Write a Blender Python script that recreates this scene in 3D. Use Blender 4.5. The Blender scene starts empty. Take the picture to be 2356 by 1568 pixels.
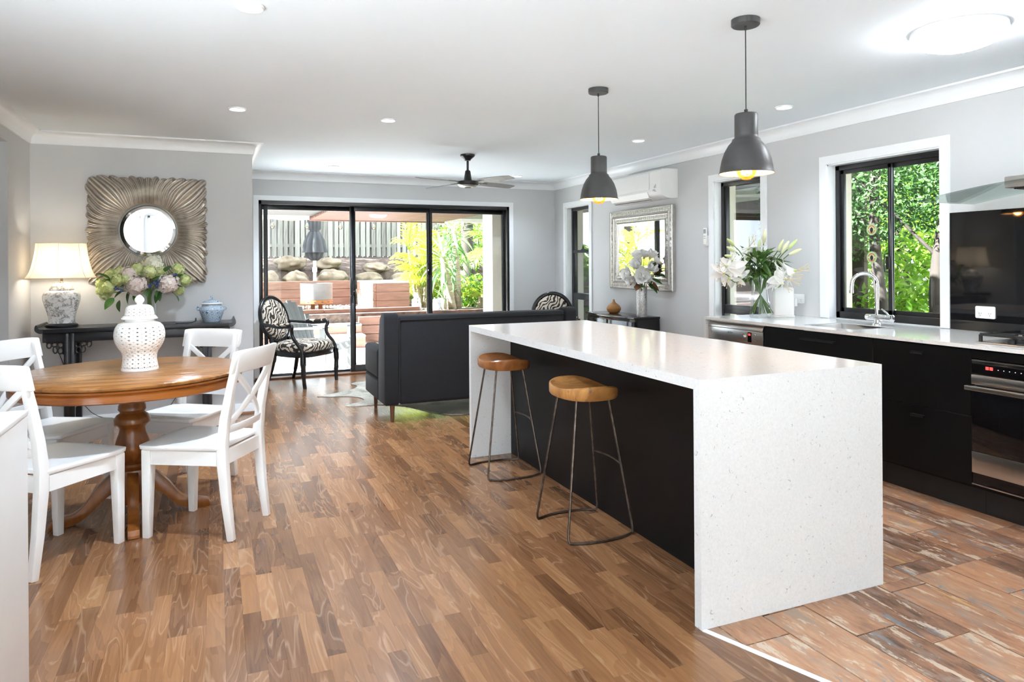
import bpy, bmesh, math, random
from math import pi, sin, cos, tan, radians as rad, sqrt, atan2, hypot
from mathutils import Vector, Matrix, Euler, noise
random.seed(7)
S = bpy.context.scene
COL = S.collection

# ------------------------------------------------------------------ camera
YAW, ROLL = 0.39922, -0.0066857
_f = Vector((sin(YAW), cos(YAW), 0)); _r = Vector((cos(YAW), -sin(YAW), 0)); _u = Vector((0, 0, 1))
_r2 = _r*cos(ROLL) + _u*sin(ROLL); _u2 = -_r*sin(ROLL) + _u*cos(ROLL)
CAM = Vector((0, 0, 1.32)); FPX = 1614.8
cd = bpy.data.cameras.new('camera'); cam = bpy.data.objects.new('camera', cd); COL.objects.link(cam)
cd.sensor_width = 36; cd.lens = FPX/2356*36; cd.shift_y = -(784-605.14)/2356; cd.clip_start = .05; cd.clip_end = 300
cam.matrix_world = Matrix(((_r2.x, _u2.x, -_f.x, CAM.x), (_r2.y, _u2.y, -_f.y, CAM.y), (_r2.z, _u2.z, -_f.z, CAM.z), (0, 0, 0, 1)))
S.camera = cam
def to_px(p):
    d = Vector(p)-CAM; z = d.dot(_f)
    return (1178+FPX*d.dot(_r2)/z, 605.14-FPX*d.dot(_u2)/z) if z > .05 else None

# ------------------------------------------------------------------ world, sun, exposure
SKY, SUN_E, EXPO = 2.0, 25.0, 1.78
w = bpy.data.worlds.new('sky'); S.world = w; w.use_nodes = True
_b = w.node_tree.nodes['Background']; _b.inputs[0].default_value = (.87, .965, 1.09, 1); _b.inputs[1].default_value = SKY
sl = bpy.data.lights.new('sun', 'SUN'); sl.energy = SUN_E; sl.angle = rad(1.2); sl.color = (.97, 1, 1.04)
so = bpy.data.objects.new('sun', sl); COL.objects.link(so); so.location = (3, 20, 20)
so.rotation_euler = Vector((-.72, .06, .69)).to_track_quat('Z', 'Y').to_euler()
def portal(c, n, sx, sy):                       # guides sky sampling through an opening; adds no light of its own
    l = bpy.data.lights.new('window_portal', 'AREA'); l.shape = 'RECTANGLE'; l.size = sx; l.size_y = sy; l.cycles.is_portal = True
    o = bpy.data.objects.new('window_portal', l); COL.objects.link(o); o.location = c
    o.rotation_euler = (-Vector(n)).to_track_quat('Z', 'Y').to_euler()
portal((2.0, 8.72, 1.05), (0, -1, 0), 3.1, 2.1)
portal((.2, -3.12, 1.18), (0, 1, 0), 3.0, 2.3); portal((-1.52, .1, 1.25), (1, 0, 0), 5.0, 2.1)
portal((4.4, 3.5, 1.47), (-1, 0, 0), .9, 1.15); portal((4.4, 4.95, 1.1), (-1, 0, 0), .6, 1.95); portal((4.4, 7.91, 1.1), (-1, 0, 0), .6, 1.95)
vs = S.view_settings; vs.view_transform = 'Standard'; vs.look = 'None'; vs.exposure = EXPO; vs.gamma = 1; vs.use_curve_mapping = False
cy = S.cycles; cy.max_bounces = 9; cy.diffuse_bounces = 6; cy.glossy_bounces = 5; cy.transmission_bounces = 6; cy.transparent_max_bounces = 16
cy.sample_clamp_indirect = 6; cy.caustics_reflective = False; cy.caustics_refractive = False; cy.use_denoising = True; cy.use_adaptive_sampling = True; cy.adaptive_threshold = .02

# ------------------------------------------------------------------ mesh builder
def ortho(d, up=(0, 0, 1)):
    d = Vector(d).normalized(); up = Vector(up)
    if abs(d.dot(up)) > .98: up = Vector((1, 0, 0)) if abs(d.x) < .9 else Vector((0, 1, 0))
    a = d.cross(up).normalized(); return a, a.cross(d)
class MB:
    def __init__(s): s.v = []; s.f = []
    def add(s, vs, fs, m=None):
        k = len(s.v); s.v += [tuple(m @ Vector(p)) if m else tuple(p) for p in vs]; s.f += [tuple(i+k for i in f) for f in fs]; return s
    def box(s, x0, y0, z0, x1, y1, z1, m=None):
        return s.add([(x0,y0,z0),(x1,y0,z0),(x1,y1,z0),(x0,y1,z0),(x0,y0,z1),(x1,y0,z1),(x1,y1,z1),(x0,y1,z1)],
                     [(3,2,1,0),(4,5,6,7),(0,1,5,4),(1,2,6,5),(2,3,7,6),(3,0,4,7)], m)
    def bar(s, p0, p1, w, h, up=(0, 0, 1), w1=None, h1=None):
        p0, p1 = Vector(p0), Vector(p1); a, b = ortho(p1-p0, up); w1 = w1 or w; h1 = h1 or h; vs = []
        for p, ww, hh in ((p0, w, h), (p1, w1, h1)):
            vs += [p-a*ww/2-b*hh/2, p+a*ww/2-b*hh/2, p+a*ww/2+b*hh/2, p-a*ww/2+b*hh/2]
        return s.add(vs, [(3,2,1,0),(4,5,6,7),(0,1,5,4),(1,2,6,5),(2,3,7,6),(3,0,4,7)])
    def ribbon(s, pts, w, h, up=(0, 0, 1)):      # rectangular section swept along a path; w, h may be lists
        n = len(pts); pts = [Vector(p) for p in pts]; vs = []; fs = []
        for i, p in enumerate(pts):
            d = pts[min(i+1, n-1)]-pts[max(i-1, 0)]; a, b = ortho(d, up)
            ww = w[i] if isinstance(w, (list, tuple)) else w; hh = h[i] if isinstance(h, (list, tuple)) else h
            vs += [p-a*ww/2-b*hh/2, p+a*ww/2-b*hh/2, p+a*ww/2+b*hh/2, p-a*ww/2+b*hh/2]
        for i in range(n-1):
            for j in range(4): k = (j+1) % 4; fs.append((i*4+j, i*4+k, i*4+4+k, i*4+4+j))
        fs += [(3,2,1,0), tuple(range(4*n-4, 4*n))]
        return s.add(vs, fs)
    def tube(s, pts, r, n=8, closed=False, flat=1.0, up=(0, 0, 1)):
        pts = [Vector(p) for p in pts]; L = len(pts); vs = []; fs = []; pa = None
        for i, p in enumerate(pts):
            d = (pts[(i+1) % L]-pts[i-1]) if closed else pts[min(i+1, L-1)]-pts[max(i-1, 0)]
            d = d.normalized() if d.length > 1e-9 else Vector((0, 0, 1))
            if pa is None: a, b = ortho(d, up)
            else:
                a = (pa-d*pa.dot(d)); a = a.normalized() if a.length > 1e-6 else ortho(d, up)[0]; b = a.cross(d)
            pa = a; rr = r[i] if isinstance(r, (list, tuple)) else r
            for k in range(n):
                t = 2*pi*k/n; vs.append(p+a*cos(t)*rr+b*sin(t)*rr*flat)
        m = L if closed else L-1
        for i in range(m):
            for k in range(n):
                j = (i+1) % L; fs.append((i*n+k, i*n+(k+1) % n, j*n+(k+1) % n, j*n+k))
        if not closed: fs += [tuple(range(n))[::-1], tuple(range((L-1)*n, L*n))]
        return s.add(vs, fs)
    def lathe(s, prof, n=32, c=(0, 0, 0), sx=1, sy=1, se=2.0, m=None, cap=True):  # prof: (r, z); se: superellipse exponent
        vs = []; fs = []; c = Vector(c); L = len(prof)
        for r, z in prof:
            for k in range(n):
                t = 2*pi*k/n; x, y = cos(t), sin(t)
                if se != 2:
                    q = (abs(x)**se+abs(y)**se)**(-1/se); x *= q; y *= q
                vs.append((c.x+x*r*sx, c.y+y*r*sy, c.z+z))
        for i in range(L-1):
            for k in range(n): j = (k+1) % n; fs.append((i*n+k, i*n+j, i*n+n+j, i*n+n+k))
        if cap and prof[0][0] > 1e-5: fs.append(tuple(range(n))[::-1])
        if cap and prof[-1][0] > 1e-5: fs.append(tuple(range((L-1)*n, L*n)))
        return s.add(vs, fs, m)
    def prism(s, poly, d0, d1, axis='z', m=None):   # 2-D polygon extruded along an axis
        n = len(poly); mk = {'z': lambda a, b, d: (a, b, d), 'y': lambda a, b, d: (a, d, b), 'x': lambda a, b, d: (d, a, b)}[axis]
        vs = [mk(a, b, d0) for a, b in poly]+[mk(a, b, d1) for a, b in poly]
        fs = [tuple(range(n))[::-1], tuple(range(n, 2*n))]+[(i, (i+1) % n, n+(i+1) % n, n+i) for i in range(n)]
        return s.add(vs, fs, m)
    def grid(s, fn, nu, nv, cu=False, cv=False, m=None):
        vs = [fn(i/(nu if cu else nu-1), j/(nv if cv else nv-1)) for i in range(nu) for j in range(nv)]; fs = []
        for i in range(nu if cu else nu-1):
            for j in range(nv if cv else nv-1):
                a, b = (i+1) % nu, (j+1) % nv; fs.append((i*nv+j, a*nv+j, a*nv+b, i*nv+b))
        return s.add(vs, fs, m)
    def ball(s, c, r, nu=12, nv=8, m=None, jit=0, seed=0, freq=3):
        c = Vector(c); r = r if isinstance(r, (list, tuple)) else (r, r, r); vs = []; fs = []
        for i in range(nv+1):
            ph = pi*i/nv
            for k in range(nu):
                t = 2*pi*k/nu; d = Vector((sin(ph)*cos(t), sin(ph)*sin(t), cos(ph)))
                q = 1+jit*noise.noise(d*freq+Vector((seed*3.7, seed*1.3, seed))) if jit else 1
                vs.append((c.x+d.x*r[0]*q, c.y+d.y*r[1]*q, c.z+d.z*r[2]*q))
        for i in range(nv):
            for k in range(nu): j = (k+1) % nu; fs.append((i*nu+k, i*nu+nu+k, i*nu+nu+j, i*nu+j))
        return s.add(vs, fs, m)
    def rough(s, am, fr, seed):
        s.v = [tuple(Vector(p)*(1+am*noise.noise(Vector(p)*fr+Vector((seed, seed*2, 3))))) for p in s.v]; return s
    def mesh(s, name, mat, bevel=0, seg=2, ang=38):
        me = bpy.data.meshes.new(name); me.from_pydata(s.v, [], s.f); me.validate()
        bm = bmesh.new(); bm.from_mesh(me); bmesh.ops.remove_doubles(bm, verts=bm.verts, dist=1e-6)
        bmesh.ops.recalc_face_normals(bm, faces=bm.faces)
        if bevel:
            es = [e for e in bm.edges if len(e.link_faces) == 2 and e.calc_face_angle(0) > .5]
            bmesh.ops.bevel(bm, geom=es, offset=bevel, segments=seg, profile=.5, affect='EDGES', clamp_overlap=True)
        bm.to_mesh(me); bm.free()
        if mat: me.materials.append(mat)
        me.shade_smooth(); me.set_sharp_from_angle(angle=rad(ang))
        return me
    def build(s, name, mat, parent=None, bevel=0, seg=2, ang=38, world=False, label=None, kind=None):
        return link(name, s.mesh(name, mat, bevel, seg, ang), parent, world=world, label=label, kind=kind)
XF = {}
def link(name, me, parent=None, mtx=None, world=False, label=None, kind=None):
    o = bpy.data.objects.new(name, me); COL.objects.link(o)
    if mtx is not None: o.matrix_local = mtx; o.location, o.rotation_euler, o.scale = mtx.to_translation(), mtx.to_euler(), mtx.to_scale()
    if parent is not None:
        o.parent = parent
        if world: o.matrix_parent_inverse = XF[parent.name].inverted()
    XF[o.name] = (XF[parent.name] if parent is not None and not world else Matrix()) @ (mtx if mtx is not None else Matrix())
    if label: o['label'] = label
    if kind: o['kind'] = kind
    return o
def thing(name, label, cat, loc=(0, 0, 0), rz=0, group=None):
    o = bpy.data.objects.new(name, None); COL.objects.link(o); o.empty_display_size = .1
    o.location = loc; o.rotation_euler = (0, 0, rz); XF[o.name] = Matrix.Translation(loc) @ Matrix.Rotation(rz, 4, 'Z')
    return tag(o, label, cat, group)
def tag(o, label, cat, group=None):
    o['label'] = label; o['category'] = cat
    if group: o['group'] = group
    return o
def struct(o, label=None):
    o['kind'] = 'structure'
    if label: o['label'] = label
    return o
def copy_tree(o, loc, rz, label, swap=None):
    def cp(a, par):
        c = a.copy(); COL.objects.link(c); c.parent = par
        for ch in [x for x in a.children]: cp(ch, c)
        if swap and c.type == 'MESH':
            for k, ms in enumerate(c.data.materials):
                if ms and ms.name in swap: c.material_slots[k].link = 'OBJECT'; c.material_slots[k].material = swap[ms.name]
        return c
    c = cp(o, None); c.location = loc; c.rotation_euler = (0, 0, rz); c['label'] = label
    XF[c.name] = Matrix.Translation(loc) @ Matrix.Rotation(rz, 4, 'Z')
    return c
def arc(c, r, a0, a1, n, plane='xz'):
    out = []
    for i in range(n):
        t = rad(a0+(a1-a0)*i/(n-1)); a, b = cos(t)*r, sin(t)*r
        out.append({'xz': (c[0]+a, c[1], c[2]+b), 'yz': (c[0], c[1]+a, c[2]+b), 'xy': (c[0]+a, c[1]+b, c[2])}[plane])
    return out
def spline(pts, n=8):                                # Catmull-Rom through points
    pts = [Vector(p) for p in pts]; P = [pts[0]*2-pts[1]]+pts+[pts[-1]*2-pts[-2]]; out = []
    for i in range(1, len(P)-2):
        for k in range(n):
            t = k/n; a, b, c, d = P[i-1], P[i], P[i+1], P[i+2]
            out.append(.5*((2*b)+(c-a)*t+(2*a-5*b+4*c-d)*t*t+(3*b-a-3*c+d)*t**3))
    out.append(pts[-1]); return out
def spl2(pts, n=8): return [(v.x, v.y) for v in spline([(a, b, 0) for a, b in pts], n)]
def rrect(w, h, r, n=5, cx=0, cy=0):
    out = []
    for sx, sy, a0 in ((1, 1, 0), (-1, 1, 90), (-1, -1, 180), (1, -1, 270)):
        for i in range(n):
            t = rad(a0+90*i/(n-1)); out.append((cx+sx*(w/2-r)+cos(t)*r, cy+sy*(h/2-r)+sin(t)*r))
    return out

# ------------------------------------------------------------------ materials
class NT:
    def __init__(s, name):
        s.m = bpy.data.materials.new(name); s.m.use_nodes = True; s.t = s.m.node_tree; s.n = s.t.nodes
        s.p = s.n['Principled BSDF']; s.out = s.n['Material Output']
    def node(s, ty, **kw):
        n = s.n.new(ty); ins = kw.pop('i', {})
        for k, v in kw.items(): setattr(n, k, v)
        for k, v in ins.items():
            if isinstance(v, bpy.types.NodeSocket): s.t.links.new(v, n.inputs[k])
            else: n.inputs[k].default_value = v
        return n
    def lk(s, a, b): s.t.links.new(a, b)
    def set(s, **kw):
        for k, v in kw.items():
            k = k.replace('_', ' ')
            if isinstance(v, bpy.types.NodeSocket): s.lk(v, s.p.inputs[k])
            else: s.p.inputs[k].default_value = v
        return s
    def coord(s, kind='Object', scale=(1, 1, 1), off=None, rot=(0, 0, 0)):
        c = s.node('ShaderNodeTexCoord').outputs[kind]
        if off is not None: c = s.node('ShaderNodeVectorMath', operation='ADD', i={0: c, 1: off}).outputs[0]
        return s.node('ShaderNodeMapping', i={0: c, 'Scale': scale, 'Rotation': rot}).outputs[0]
    def noise(s, vec=None, scale=5, detail=4, rough=.55, dist=0):
        n = s.node('ShaderNodeTexNoise', i={'Scale': scale, 'Detail': detail, 'Roughness': rough, 'Distortion': dist})
        if vec is not None: s.lk(vec, n.inputs['Vector'])
        return n.outputs[0]
    def ramp(s, fac, stops, interp='LINEAR'):
        r = s.node('ShaderNodeValToRGB', i={0: fac}); cr = r.color_ramp; cr.interpolation = interp
        while len(cr.elements) < len(stops): cr.elements.new(.5)
        for e, (p, c) in zip(cr.elements, stops): e.position = p; e.color = (*c, 1) if len(c) == 3 else c
        return r.outputs[0]
    def mix(s, fac, a, b, mode='MIX'):
        n = s.node('ShaderNodeMix', data_type='RGBA', blend_type=mode)
        for k, v in ((0, fac), (6, a), (7, b)):
            if isinstance(v, bpy.types.NodeSocket): s.lk(v, n.inputs[k])
            else: n.inputs[k].default_value = v if k == 0 else (*v, 1)
        return n.outputs[2]
    def math(s, op, a, b=0.0, c=0.0):
        n = s.node('ShaderNodeMath', operation=op)
        for k, v in enumerate((a, b, c)):
            if isinstance(v, bpy.types.NodeSocket): s.lk(v, n.inputs[k])
            else: n.inputs[k].default_value = v
        return n.outputs[0]
    def bump(s, h, strength=.2, dist=.01):
        n = s.node('ShaderNodeBump', i={'Height': h, 'Strength': strength, 'Distance': dist}); s.lk(n.outputs[0], s.p.inputs['Normal']); return s
    def rand(s):                                      # one random number per loose piece, whether it is its own object or joined
        a = s.node('ShaderNodeObjectInfo').outputs['Random']; b = s.node('ShaderNodeNewGeometry').outputs['Random Per Island']
        return s.math('FRACT', s.math('ADD', a, s.math('MULTIPLY', b, 7.31)))
MATS = {}
def mat(name, col, rough=.5, metal=0, var=.06, scale=9, stretch=(1, 1, 1), bump=0, bscale=60, col2=None, **kw):
    t = NT(name); c = t.coord('Object', stretch)
    n = t.noise(c, scale, 5)
    a = tuple(max(0, x*(1-var)) for x in col); b = col2 or tuple(min(1, x*(1+var)) for x in col)
    t.set(Base_Color=t.ramp(n, [(.3, a), (.7, b)]), Roughness=rough, Metallic=metal, **kw)
    if bump: t.bump(t.noise(t.coord('Object', stretch), bscale, 3), bump, .004)
    MATS[name] = t.m; return t.m
def glass_mat(name, tint=(1, 1, 1), refl=.5, edge=None):
    t = NT(name); t.n.remove(t.p)
    fr = t.node('ShaderNodeFresnel', i={'IOR': 1.5}).outputs[0]; fr = t.math('MULTIPLY', fr, refl)
    tr = t.node('ShaderNodeBsdfTransparent', i={0: (*tint, 1)}); gl = t.node('ShaderNodeBsdfGlossy', i={'Roughness': .01})
    mx = t.node('ShaderNodeMixShader', i={0: fr}); t.lk(tr.outputs[0], mx.inputs[1]); t.lk(gl.outputs[0], mx.inputs[2]); t.lk(mx.outputs[0], t.out.inputs[0])
    MATS[name] = t.m; return t.m
def leaf_mat(name, col, col2, trans=.5, rough=.45, tcol=None, varscale=3):
    t = NT(name); n = t.noise(t.coord('Object'), varscale, 3); r = t.rand()
    f = t.math('ADD', t.math('MULTIPLY', n, .55), t.math('MULTIPLY', r, .45))
    c = t.ramp(f, [(.25, col), (.75, col2)]); t.set(Base_Color=c, Roughness=rough)
    tl = t.node('ShaderNodeBsdfTranslucent'); 
    if tcol: tl.inputs[0].default_value = (*tcol, 1)
    else: t.lk(c, tl.inputs[0])
    mx = t.node('ShaderNodeMixShader', i={0: trans}); t.lk(t.p.outputs[0], mx.inputs[1]); t.lk(tl.outputs[0], mx.inputs[2]); t.lk(mx.outputs[0], t.out.inputs[0])
    MATS[name] = t.m; return t.m
def emit_mat(name, col, st):
    t = NT(name); n = t.noise(t.coord('Object'), 20, 1)
    t.set(Base_Color=(*[min(1, c) for c in col], 1), Emission_Color=(*col, 1), Emission_Strength=t.math('ADD', st*.97, t.math('MULTIPLY', n, st*.06)))
    MATS[name] = t.m; return t.m

m_wall = mat('wall_paint', (.575, .58, .588), .62, var=.012, scale=2, bump=.03, bscale=250)
m_ceil = mat('ceiling_paint', (.81, .87, .92), .75, var=.01, scale=1.5)
m_trim = mat('white_gloss_trim', (.82, .84, .86), .35, var=.012, scale=4)
m_black = mat('black_aluminium', (.012, .012, .014), .32, var=.2)
m_blackmatte = mat('black_laminate', (.004, .0043, .005), .42, var=.12, scale=3, bump=.02, bscale=300, Specular_IOR_Level=.2)
m_kick = mat('black_kickboard', (.012, .012, .013), .5, var=.12)
m_steel = mat('brushed_steel', (.56, .55, .54), .3, 1, var=.05, scale=6, stretch=(1, 1, 60), bump=.03, bscale=40)
m_chrome = mat('chrome', (.82, .82, .83), .06, 1, var=.02)
m_whiteplastic = mat('white_plastic', (.80, .80, .79), .35, var=.01)
m_whitepaint = mat('white_chair_paint', (.84, .84, .835), .33, var=.02, scale=5)
m_glass = glass_mat('window_glass', (.97, .985, .98), .30)
m_clear = glass_mat('clear_glass', (.94, .96, .955), .42)
m_mirror = mat('mirror_silver', (.93, .94, .93), .015, 1, var=.005)
m_brass = mat('warm_bulb_cap', (.30, .2, .1), .35, 1)
m_cord = mat('black_cord', (.012, .012, .012), .5)
# ------------------------------------------------------------------ floor
XL, XRT, YD, XN, YF, YB, ZC = -1.37, 4.25, 6.685, .304, 8.57, -3.0, 2.403
def wood_floor_mat():
    t = NT('laminate_planks'); r = t.rand(); r2 = t.math('FRACT', t.math('MULTIPLY', r, 13.7))
    off = t.node('ShaderNodeCombineXYZ', i={0: t.math('MULTIPLY', r, 31.0), 1: t.math('MULTIPLY', r2, 57.0), 2: t.math('MULTIPLY', r, 11.0)}).outputs[0]
    fine = t.noise(t.coord('Object', (75, 2.6, 1), off), 1.6, 6, .62, .3)
    fig = t.noise(t.coord('Object', (7.5, 1.05, 1), off), 1.3, 2.5, .45, .9)
    bands = t.math('FRACT', t.math('MULTIPLY', fig, 7.0)); edge = t.math('MULTIPLY', t.math('ABSOLUTE', t.math('SUBTRACT', bands, .5)), 9.0)
    line = t.math('MULTIPLY', t.math('SUBTRACT', 1.0, t.math('MINIMUM', edge, 1.0)), t.math('GREATER_THAN', t.math('FRACT', t.math('MULTIPLY', r, 5.3)), .25))
    tone = t.math('ADD', t.math('ADD', .06, t.math('MULTIPLY', r2, .40)), t.math('ADD', t.math('MULTIPLY', fine, .32), t.math('MULTIPLY', bands, .11)))
    c = t.ramp(tone, [(.15, (.075, .031, .0135)), (.38, (.175, .079, .034)), (.60, (.27, .129, .056)), (.90, (.385, .203, .094))])
    c = t.mix(t.math('MULTIPLY', line, .26), c, (.55, .36, .22))
    t.set(Base_Color=c, Roughness=t.math('ADD', .17, t.math('MULTIPLY', fine, .10)), Specular_IOR_Level=.65)
    t.bump(fine, .05, .002); return t.m
def tile_mat():
    t = NT('worn_timber_look_tiles'); r = t.rand(); r2 = t.math('FRACT', t.math('MULTIPLY', r, 9.3))
    off = t.node('ShaderNodeCombineXYZ', i={0: t.math('MULTIPLY', r, 23.0), 1: t.math('MULTIPLY', r2, 41.0), 2: t.math('MULTIPLY', r, 17.0)}).outputs[0]
    grain = t.noise(t.coord('Object', (26, 5, 1), off), 1.7, 8, .68, .3)
    patch = t.noise(t.coord('Object', (7.0, 2.2, 1), off), 1.5, 6, .7, .4)
    paint = t.noise(t.coord('Object', (14, 3.5, 1), off), 1.3, 5, .72, .25)
    c = t.ramp(t.math('ADD', t.math('MULTIPLY', grain, .7), t.math('MULTIPLY', r2, .3)), [(.28, (.10, .055, .034)), (.40, (.24, .12, .07)), (.54, (.40, .20, .11)), (.74, (.54, .32, .19))])
    c = t.mix(t.ramp(patch, [(.53, (0, 0, 0)), (.64, (.65, .65, .65))]), c, (.30, .25, .21))
    c = t.mix(t.ramp(paint, [(.555, (0, 0, 0)), (.605, (.85, .85, .85))]), c, (.60, .49, .38))
    blue = t.noise(t.coord('Object', (9, 2.4, 1), off), 1.1, 6, .7, .6)
    c = t.mix(t.ramp(blue, [(.60, (0, 0, 0)), (.64, (.75, .75, .75))]), c, (.16, .22, .26))
    yel = t.noise(t.coord('Object', (16, 2.0, 1), off, (0, 0, .4)), 1.2, 5, .7, .4)
    c = t.mix(t.ramp(yel, [(.645, (0, 0, 0)), (.67, (.8, .8, .8))]), c, (.62, .36, .11))
    t.set(Base_Color=c, Roughness=t.math('ADD', .36, t.math('MULTIPLY', grain, .25))); t.bump(grain, .25, .003); return t.m
m_floor, m_tile = wood_floor_mat(), tile_mat()
m_sub = mat('floor_underlay', (.10, .055, .03), .7); m_grout = mat('tile_grout', (.10, .075, .06), .85, var=.1)
floor = struct(MB().box(XL-.1, YB, -.2, XRT+.12, YF+.13, -.012).box(-3.2, 3.0, -.2, XL-.1, 6.16, -.004).build('floor', m_sub), 'glossy brown three-strip timber laminate floor')
DX0, DY0, DX1, DY1 = 1.604, 2.055, 3.50, -3.0       # seam between laminate and kitchen tiles, in front of the island
def clip(poly, a, b, c):                            # keep a*x+b*y <= c
    out = []
    for i in range(len(poly)):
        p, q = poly[i], poly[(i+1) % len(poly)]; dp, dq = a*p[0]+b*p[1]-c, a*q[0]+b*q[1]-c
        if dp <= 0: out.append(p)
        if dp*dq < 0: k = dp/(dp-dq); out.append((p[0]+(q[0]-p[0])*k, p[1]+(q[1]-p[1])*k))
    return out
_n = Vector((DY0-DY1, DX1-DX0)).normalized(); SA, SB, SC = _n.x, _n.y, _n.x*DX0+_n.y*DY0   # > SC is the tile side
def area(p): return abs(sum(p[i][0]*p[(i+1) % len(p)][1]-p[(i+1) % len(p)][0]*p[i][1] for i in range(len(p))))/2
def px_area(p):
    q = [to_px((x, y, 0)) for x, y in p]
    if any(v is None for v in q): return 0
    cx, cyy = sum(v[0] for v in q)/len(q), sum(v[1] for v in q)/len(q)
    return area(q) if 0 < cx < 2356 and 0 < cyy < 1568 else 0
rng = random.Random(3); planks = []; i = 0; W = .0633; x = XL
while x < XRT:
    y = YB-rng.random()*.4; x1 = min(x+W, XRT)
    while y < YF:
        y1 = y+rng.choice((.30, .36, .42, .48, .55))
        segs = [(y, y1)]
        if x1 > 1.60:
            segs = []
            for a, b in ((-9, DY0), (DY0, 4.6), (4.6, 99)):
                if min(y1, b)-max(y, a) > .01: segs.append((max(y, a), min(y1, b)))
        for a, b in segs:
            a, b = max(a, YB), min(b, YF)
            if b-a < .012: continue
            g = .00015; p = [(x+g, a+g), (x1-g, a+g), (x1-g, b-g), (x+g, b-g)]
            if a >= YD-.01 and x1 < XN: continue
            if x1 > 1.60:
                if b <= DY0+.001: p = clip(p, SA, SB, SC-.006)
                elif b <= 4.6001: p = clip(p, 1, 0, 1.90)
            if len(p) >= 3 and area(p) > 2e-4: planks.append(p)
        y = y1
    x += W
planks.sort(key=px_area, reverse=True)
for p in planks[:300]: MB().prism(p, -.011, 0).build('plank', m_floor, floor)
mb = MB()
for p in planks[300:]: mb.prism(p, -.011, 0)
mb.build('planks', m_floor, floor, kind='stuff')
ft = struct(MB().prism([(1.905, 4.6), (1.905, DY0), (DX0+.02, DY0), (DX1, DY1), (XRT, DY1), (XRT, 4.6)], -.05, -.006).build('floor_kitchen', m_grout), 'worn multicoloured timber-look kitchen floor tiles')
rows = {1.67: 1.916, 1.87: 2.05, 2.07: 1.809, 2.27: 1.671, 2.47: 1.992, 2.675: 2.157, 2.88: 2.70, 3.08: 2.384, 3.28: 1.93, 3.48: 2.25}
xs = sorted(rows)+[3.68, 3.88, 4.08, XRT]; xs = [1.27, 1.47]+xs; tiles = []
for k in range(len(xs)-1):
    x0, x1 = xs[k], xs[k+1]; j0 = rows.get(x0, 1.75+.31*(k % 4)); y = j0-.9*8
    while y < 4.6:
        g = .0022; a, b = max(y, YB), min(y+.9, 4.6); y += .9
        if b-a < .02: continue
        for lo, hi in ((-9, DY0), (DY0, 9)):
            a2, b2 = max(a, lo), min(b, hi)
            if b2-a2 < .02: continue
            ga = 0 if lo == DY0 and a2 == DY0 else g; gb = 0 if hi == DY0 and b2 == DY0 else g
            p = [(x0+g, a2+ga), (x1-g, a2+ga), (x1-g, b2-gb), (x0+g, b2-gb)]
            p = clip(p, -SA, -SB, -SC-.008) if hi == DY0 else clip(p, -1, 0, -1.905)
            if len(p) >= 3 and area(p) > 1e-3: tiles.append(p)
for p in tiles: MB().prism(p, -.009, 0).build('tile', m_tile, ft, bevel=.0012, seg=1)
d = Vector((DX1-DX0, DY1-DY0)).normalized(); q = Vector((DX0, DY0))-d*.0; e = q+d*4.2; nn = Vector((-d.y, d.x))*.011
struct(MB().prism([tuple(q-nn), tuple(q+nn), tuple(e+nn), tuple(e-nn)], -.01, .003).build('trim_1', m_trim, bevel=.001, seg=1), 'white floor joining strip between laminate and tiles')

# ------------------------------------------------------------------ walls, ceiling
def wall(name, axis, p, q, lo, hi, top, holes=(), m=m_wall, label=None):   # slab between p..q on the axis, spanning lo..hi; holes (a, b, z0, z1)
    mb = MB(); cuts = sorted({lo, hi, *[h[0] for h in holes], *[h[1] for h in holes]})
    def bx(a, b, z0, z1):
        if axis == 'x': mb.box(p, a, z0, q, b, z1)
        else: mb.box(a, p, z0, b, q, z1)
    for a, b in zip(cuts, cuts[1:]):
        h = [h for h in holes if h[0] <= a+1e-6 and h[1] >= b-1e-6]
        if not h: bx(a, b, 0, top)
        else:
            if h[0][2] > .01: bx(a, b, 0, h[0][2])
            if h[0][3] < top-.01: bx(a, b, h[0][3], top)
    return struct(mb.build(name, m), label)
A_, B_, C_ = (7.60, 8.225, 0.0, 2.045), (4.64, 5.254, 0.0, 2.06), (3.05, 3.95, .893, 2.045)
wall('wall_right', 'x', XRT, XRT+.12, YB-.12, YF+.12, ZC+.05, (C_, B_, A_), label='pale grey kitchen side wall with windows')
wall('wall_far', 'y', YF, YF+.12, XN-.12, XRT, ZC+.05, ((.455, 3.575, 0, 2.065),), label='pale grey end wall around the sliding door')
wall('wall_return', 'x', XN-.12, XN, YD, YF, ZC+.05, label='short grey return wall beside the sliding door')
wall('wall_dining', 'y', YD, YD+.12, -1.49, XN-.12, ZC+.05, label='pale grey wall behind the console table')
wall('wall_left', 'x', XL-.1, XL, YB, YD, ZC+.05, ((-2.4, 2.6, .2, 2.3), (4.7, 6.03, 0, 2.215),), label='grey side wall with a hallway opening')
wall('wall_hall', 'y', 6.06, 6.16, -3.2, XL-.1, ZC+.05, label='grey hallway wall through the opening')
wall('wall_hall_end', 'x', -3.3, -3.2, 3.0, 6.16, ZC+.05, label='far grey wall of the hallway')
wall('wall_hall_side', 'y', 2.9, 3.0, -3.3, XL-.1, ZC+.05, label='near grey wall of the hallway')
wall('wall_rear', 'y', YB-.12, YB, XL-.1, XRT, ZC+.05, ((-1.3, 1.7, 0, 2.36),), label='wall behind the viewpoint with glazing')
struct(MB().box(XL-.1, YB-.12, ZC, XRT+.12, YF+.12, ZC+.06).box(-3.3, 2.9, ZC, XL-.1, YF+.12, ZC+.06).build('ceiling', m_ceil), 'flat white plaster ceiling')
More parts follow.
